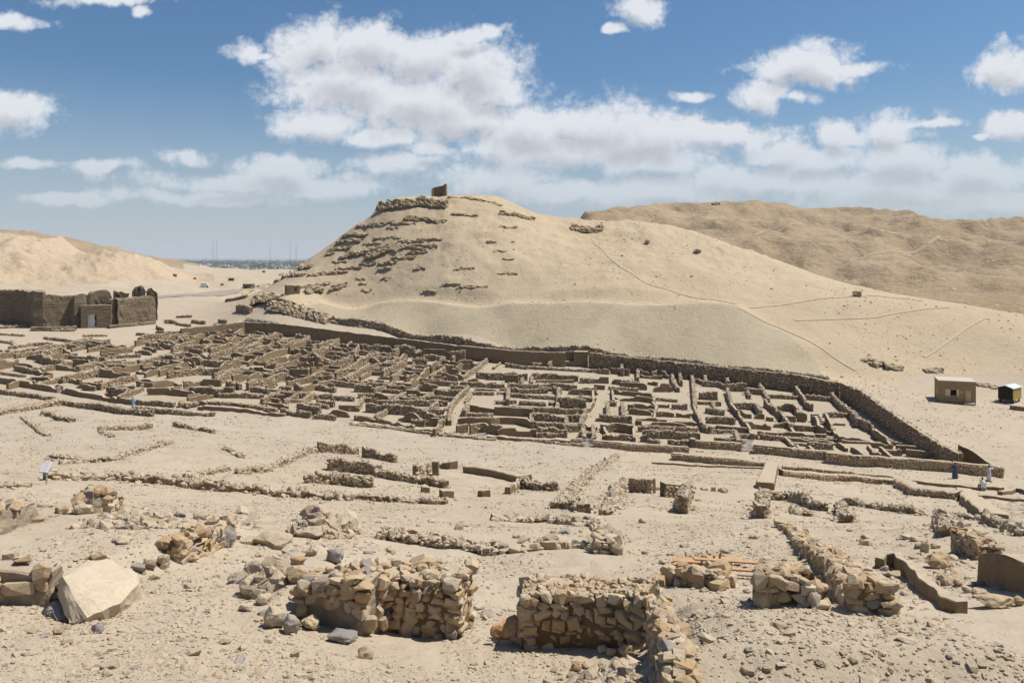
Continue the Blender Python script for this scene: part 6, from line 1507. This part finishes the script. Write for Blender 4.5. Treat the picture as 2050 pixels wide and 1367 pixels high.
join_tubes('trousers', [tube([J['hi' + s], J['kn' + s], J['an' + s]], [0.10, 0.08, 0.07], 10) for s in 'LR'], M_TROU, ps)

# ------------------------------------------------------------------ valley: van, huts, masts, town, trees
v1 = ground(410, 575)
van = empty('white_van', v1, 'small white van parked on the valley road beyond the temple', 'van', rz=R(8))
link('body', box_mesh('body', 4.2, 1.7, 1.1, 0.15, 2), M_WHITE, van).location = (0, 0, 0.35)
link('cab_top', box_mesh('cab_top', 3.2, 1.55, 0.7, 0.15, 2), M_WHITE, van).location = (-0.3, 0, 1.4)
link('side_window', boxes('side_window', [(-0.3, -0.78, 1.55, 2.8, 0.03, 0.42)]), M_GLASS, van)
for (x, y) in ((-1.3, -0.75), (1.3, -0.75), (-1.3, 0.75), (1.3, 0.75)): wheel(van, x, y, 0.32, 0.2)
def small_hut(px, py, w, h, label):
    g = ground(px, py); k = g[1] / FPX
    e = empty('valley_hut', g, label, 'hut', 'small huts in the valley', rz=rnd.uniform(-0.5, 0.5))
    W, H = w * k, h * k
    link('walls', boxes('walls', [(0, 0, -1, W, W * 0.8, H + 1)]), M_TEMPLE, e)
    link('doorway', boxes('doorway', [(-W * 0.1, -W * 0.4 - 0.02, 0, W * 0.2, 0.06, H * 0.6)]), M_INSHADE, e)  # dark panel on the solid wall, shade of an opening painted on
    link('roof', boxes('roof', [(0, 0, H + 0.003, W * 1.06, W * 0.86, H * 0.08)]), M_TEMPLE, e)
small_hut(463, 562, 10, 5, 'brown hut by the valley road near the hill'); small_hut(498, 577, 18, 8, 'dark hut at the foot of the hill by the valley')
small_hut(528, 546, 5, 4, 'tiny hut out on the pale desert'); small_hut(350, 553, 6, 4, 'tiny hut below the desert hill'); small_hut(390, 559, 5, 3, 'tiny low hut by the van'); small_hut(445, 571, 5, 3, 'tiny hut between the van and the hill')
def plain_pt(px, d): return ((px - HX) / FPX * d, d, -30.0)
M_MAST = flat_mat('mast_steel', (0.25, 0.26, 0.28), 0.6)
for i, (px, top) in enumerate(((427, 484), (434, 484), (541, 487), (581, 486), (593, 486))):
    d = 3600; g = plain_pt(px, d); H = (HY - top) / FPX * d + 55
    L = []
    for sx in (-1, 1):
        for sy in (-1, 1): L.append(tube([(sx * 3.0, sy * 3.0, 0), (sx * 0.7, sy * 0.7, H)], [0.14, 0.10], 4))
    for q in range(9):
        z = H * q / 9; r_ = 3.0 - 2.3 * q / 9; r2 = 3.0 - 2.3 * (q + 1) / 9; z2 = H * (q + 1) / 9
        for sy in (-1, 1): L.append(tube([(-r_, sy * r_, z), (r2, sy * r2, z2)], [0.08, 0.08], 4)); L.append(tube([(-r_, sy * r_, z), (r_, sy * r_, z)], [0.08, 0.08], 4))
        for sx in (-1, 1): L.append(tube([(sx * r_, -r_, z), (sx * r2, r2, z2)], [0.08, 0.08], 4))
    e = empty('lattice_mast', g, ['lattice mast of a close pair on the horizon, farther from the hill', 'lattice mast of a close pair on the horizon, nearer the hill', 'lone lattice mast on the horizon', 'first of two lattice masts above the hill foot', 'lattice mast closest to the hill on the horizon'][i], 'mast', 'masts on the horizon')
    join_tubes('lattice', L, M_MAST, e)
    join_tubes('antenna', [tube([(0, 0, H), (0, 0, H + 9)], [0.35, 0.2], 5)], M_MAST, e)
for i, (px, top, bot) in enumerate(((566, 525, 537), (600, 512, 520))):
    d = 3000 if i == 0 else 4200; g = plain_pt(px, d); H = (bot - top) / FPX * d + 8
    e = empty('minaret', g, ['white minaret in the town below the hill', 'slender white minaret at the skyline by the hill'][i], 'minaret')
    join_tubes('shaft', [tube([(0, 0, 0), (0, 0, H * 0.6), (0, 0, H * 0.62), (0, 0, H * 0.9), (0, 0, H)], [1.8, 1.5, 2.2, 1.2, 0.2], 10)], M_WHITE, e)
# houses of the town and its trees: a far mass
r = np.random.RandomState(9)
hb = []
for _ in range(900):
    d = math.exp(r.uniform(math.log(2500), math.log(7500))); px = r.uniform(250, 680); g = plain_pt(px, d)
    hb.append((g[0], g[1], -31, r.uniform(8, 30), r.uniform(8, 20), r.uniform(5, 12)))
M_TOWN, t_n, b_n = mat('town_render')
oi = t_n.new('ShaderNodeTexVoronoi', {'Vector': t_n.new('ShaderNodeNewGeometry').outputs['Position'], 'Scale': 0.02})
t_n.set(b_n.inputs['Base Color'], t_n.ramp(t_n.new('ShaderNodeSeparateColor', {0: oi.outputs['Color']}).outputs[0], [(0, (0.62, 0.56, 0.48)), (0.35, (0.40, 0.30, 0.22)), (0.6, (0.75, 0.73, 0.70)), (1, (0.5, 0.44, 0.38))]))
link('distant_town', boxes('distant_town', hb), M_TOWN, None, 'far pale houses of the town on the green plain', 'town', kind='stuff')
M_LEAF = flat_mat('far_foliage', (0.035, 0.055, 0.022), 0.9, 0.3)
C_TREE, _r = rock_set('tree_clumps', M_LEAF, NROCK, npts=26, box=0.9)
G_TREE = scatter_group('scatter_trees', C_TREE)
m_ = 3600; d = np.exp(r.uniform(math.log(2450), math.log(12000), m_)); px = r.uniform(200, 720, m_)
clump = fbm(px / 14, np.log(d) * 22, oct=3, seed=5) > 0.0
d, px = d[clump], px[clump]; m_ = len(d)
hgt = r.uniform(6, 13, m_) * (1 + (d > 5000) * 0.5)
scatter('distant_trees', np.stack([(px - HX) / FPX * d, d, -30 + hgt * 0.45], 1), np.stack([hgt * r.uniform(0.8, 2.4, m_), hgt * 1.2, hgt], 1), np.stack([0 * d, 0 * d, r.uniform(0, 6, m_)], 1), G_TREE, None, 'dark green groves on the river plain beyond the desert', 'trees')

# trodden footpaths on the slopes
def footpath(pts, w, mtl=None):
    rp = [ground(*q)[:2] for q in pts]
    P2, H_, L_ = resample(rp, [1] * len(rp), 1.2 if w < 1.2 else 3.0); Nn = normals2(P2)
    ed = [P2 + Nn * (o_ * w) for o_ in (-0.5, 0, 0.5)]
    V = np.concatenate([np.stack([e_[:, 0], e_[:, 1], hsample(e_[:, 0], e_[:, 1]) + (0.10 if i != 1 else 0.13)], 1) for i, e_ in enumerate(ed)]); k = len(P2)
    F = [(j * k + i, j * k + i + 1, (j + 1) * k + i + 1, (j + 1) * k + i) for j in range(2) for i in range(k - 1)]
    link('footpath', mesh_np('footpath', V, F, True), mtl or M_PATH, kind='structure')
for w, pts in ((0.8, [(1185,478),(1225,520),(1290,565),(1390,595),(1475,609)]), (0.8, [(1480,617),(1560,655),(1650,700),(1715,742)]), (0.7, [(1500,616),(1620,601),(1760,593),(1850,603)]), (0.7, [(1590,641),(1750,636),(1900,616)]),
               (0.9, [(1975,636),(1900,682),(1850,715)]), (1.6, [(1450,471),(1700,470),(2040,468)]), (1.6, [(1700,520),(1850,495),(2040,480)])):
    footpath(pts, w * 0.75, M_FPATH if w > 1.2 else None)
# valley road
rp = [ground(*q)[:2] for q in ((285,598),(330,594),(400,590),(470,581),(520,572))]
P2, H_, L_ = resample(rp, [1] * len(rp), 4.0); Nn = normals2(P2)
ed = [P2 + Nn * o_ for o_ in (-3.2, 0, 3.2)]
V = np.concatenate([np.stack([e_[:, 0], e_[:, 1], hsample(e_[:, 0], e_[:, 1]) + 0.12], 1) for e_ in ed]); k = len(P2)
F = [(j * k + i, j * k + i + 1, (j + 1) * k + i + 1, (j + 1) * k + i) for j in range(2) for i in range(k - 1)]
link('road', mesh_np('road', V, F, True), M_ROAD, kind='structure')
# ------------------------------------------------------------------ loose stone on the ground
def thin(x, y): return fbm(x / 2.6, y / 2.6, oct=3, seed=101)
r = np.random.RandomState(77)
N1 = 150000
th = r.uniform(-0.60, 0.60, N1)
q = r.rand(N1); rad = (9 ** 0.15 + q * (165 ** 0.15 - 9 ** 0.15)) ** (1 / 0.15)
x, y = rad * np.sin(th), rad * np.cos(th)
sdp = poly_sdf(x, y, VPW)
keep = (1.5 * thin(x, y) + 0.6 * fbm(x / 9, y / 9, oct=2, seed=113) > r.uniform(-0.75, 0.8, N1)) & ((sdp < 0) | (r.rand(N1) < 0.25))
x, y, rad = x[keep], y[keep], rad[keep]; m_ = len(x)
sz = (0.019 + 0.0007 * rad) * np.exp(r.normal(0, 0.55, m_)); sz = np.clip(sz, 0.016, 0.26)
scl = np.stack([sz * r.uniform(0.9, 1.6, m_), sz, sz * r.uniform(0.35, 0.75, m_)], 1)
scatter('gravel', np.stack([x, y, hsample(x, y) + sz * 0.06], 1), scl, np.stack([r.normal(0, 0.25, m_), r.normal(0, 0.25, m_), r.uniform(0, 6.28, m_)], 1), G_PALE, None, 'loose pale gravel strewn over the sandy slope', 'gravel')
# scree fragments on the hill
hi, hj = np.nonzero(m_hill & (np.abs(ths)[:, None] < 0.62))
sel = r.randint(0, len(hi), 11000)
x = XG[hi[sel], hj[sel]] + r.normal(0, 0.4, 11000); y = YG[hi[sel], hj[sel]] + r.normal(0, 0.4, 11000)
k_ = fbm(x / 16, y / 16, oct=4, seed=131) > r.uniform(-0.7, 0.6, 11000)
tl = m_talus[hi[sel], hj[sel]][k_]
x, y = x[k_], y[k_]; m_ = len(x)
sz = np.clip(np.where(tl, 0.10, 0.15) * np.exp(r.normal(0, 0.45, m_)), 0.08, 0.9)
scatter('scree', np.stack([x, y, hsample(x, y) + sz * 0.05], 1), np.stack([sz * 1.3, sz, sz * 0.7], 1), np.stack([r.normal(0, 0.3, m_), r.normal(0, 0.3, m_), r.uniform(0, 6.28, m_)], 1), G_PALE, None, 'loose stones scattered over the hillside', 'scree')
# single stones big enough to tell apart
cnt = 0
while cnt < 280:
    th_ = rnd.uniform(-0.58, 0.58); rd = 10.5 + 28 * rnd.random() ** 1.6
    X, Y = rd * math.sin(th_), rd * math.cos(th_)
    if float(thin(np.array([X]), np.array([Y]))[0]) < rnd.uniform(-0.7, 0.4): continue
    s_ = rnd.uniform(0.006, 0.012) * rd * rnd.choice((0.8, 1, 1, 1.3))
    grey = rnd.random() < 0.14
    o = bpy.data.objects.new('loose_stone', rnd.choice(R_GREY if grey else R_PALE)); COL.objects.link(o)
    o.location = (X, Y, hz1(X, Y) + s_ * 0.12); o.scale = (s_ * rnd.uniform(0.9, 1.6), s_, s_ * rnd.uniform(0.4, 0.8)); o.rotation_euler = (rnd.gauss(0, 0.2), rnd.gauss(0, 0.2), rnd.uniform(0, 6.28))
    tag(o, 'loose grey stone lying on the gravel slope' if grey else 'loose pale stone lying on the gravel slope', 'stone', 'loose grey stones on the slope' if grey else 'loose pale stones on the slope')
    cnt += 1

# ------------------------------------------------------------------ air
me = boxes('haze', [(0, 0, -31.5, 90000, 90000, 31.5 + 95)])
hzm = bpy.data.materials.new('haze_air'); hzm.use_nodes = True
ht = NT(hzm.node_tree); ht.n.clear()
pv = ht.new('ShaderNodeVolumePrincipled'); pv.inputs['Color'].default_value = (0.86, 0.90, 0.96, 1); pv.inputs['Density'].default_value = 0.00006
ht.new('ShaderNodeOutputMaterial', {'Volume': pv.outputs[0]})
link('haze', me, hzm, None, 'pale haze lying over the valley and plain', 'haze', kind='stuff')
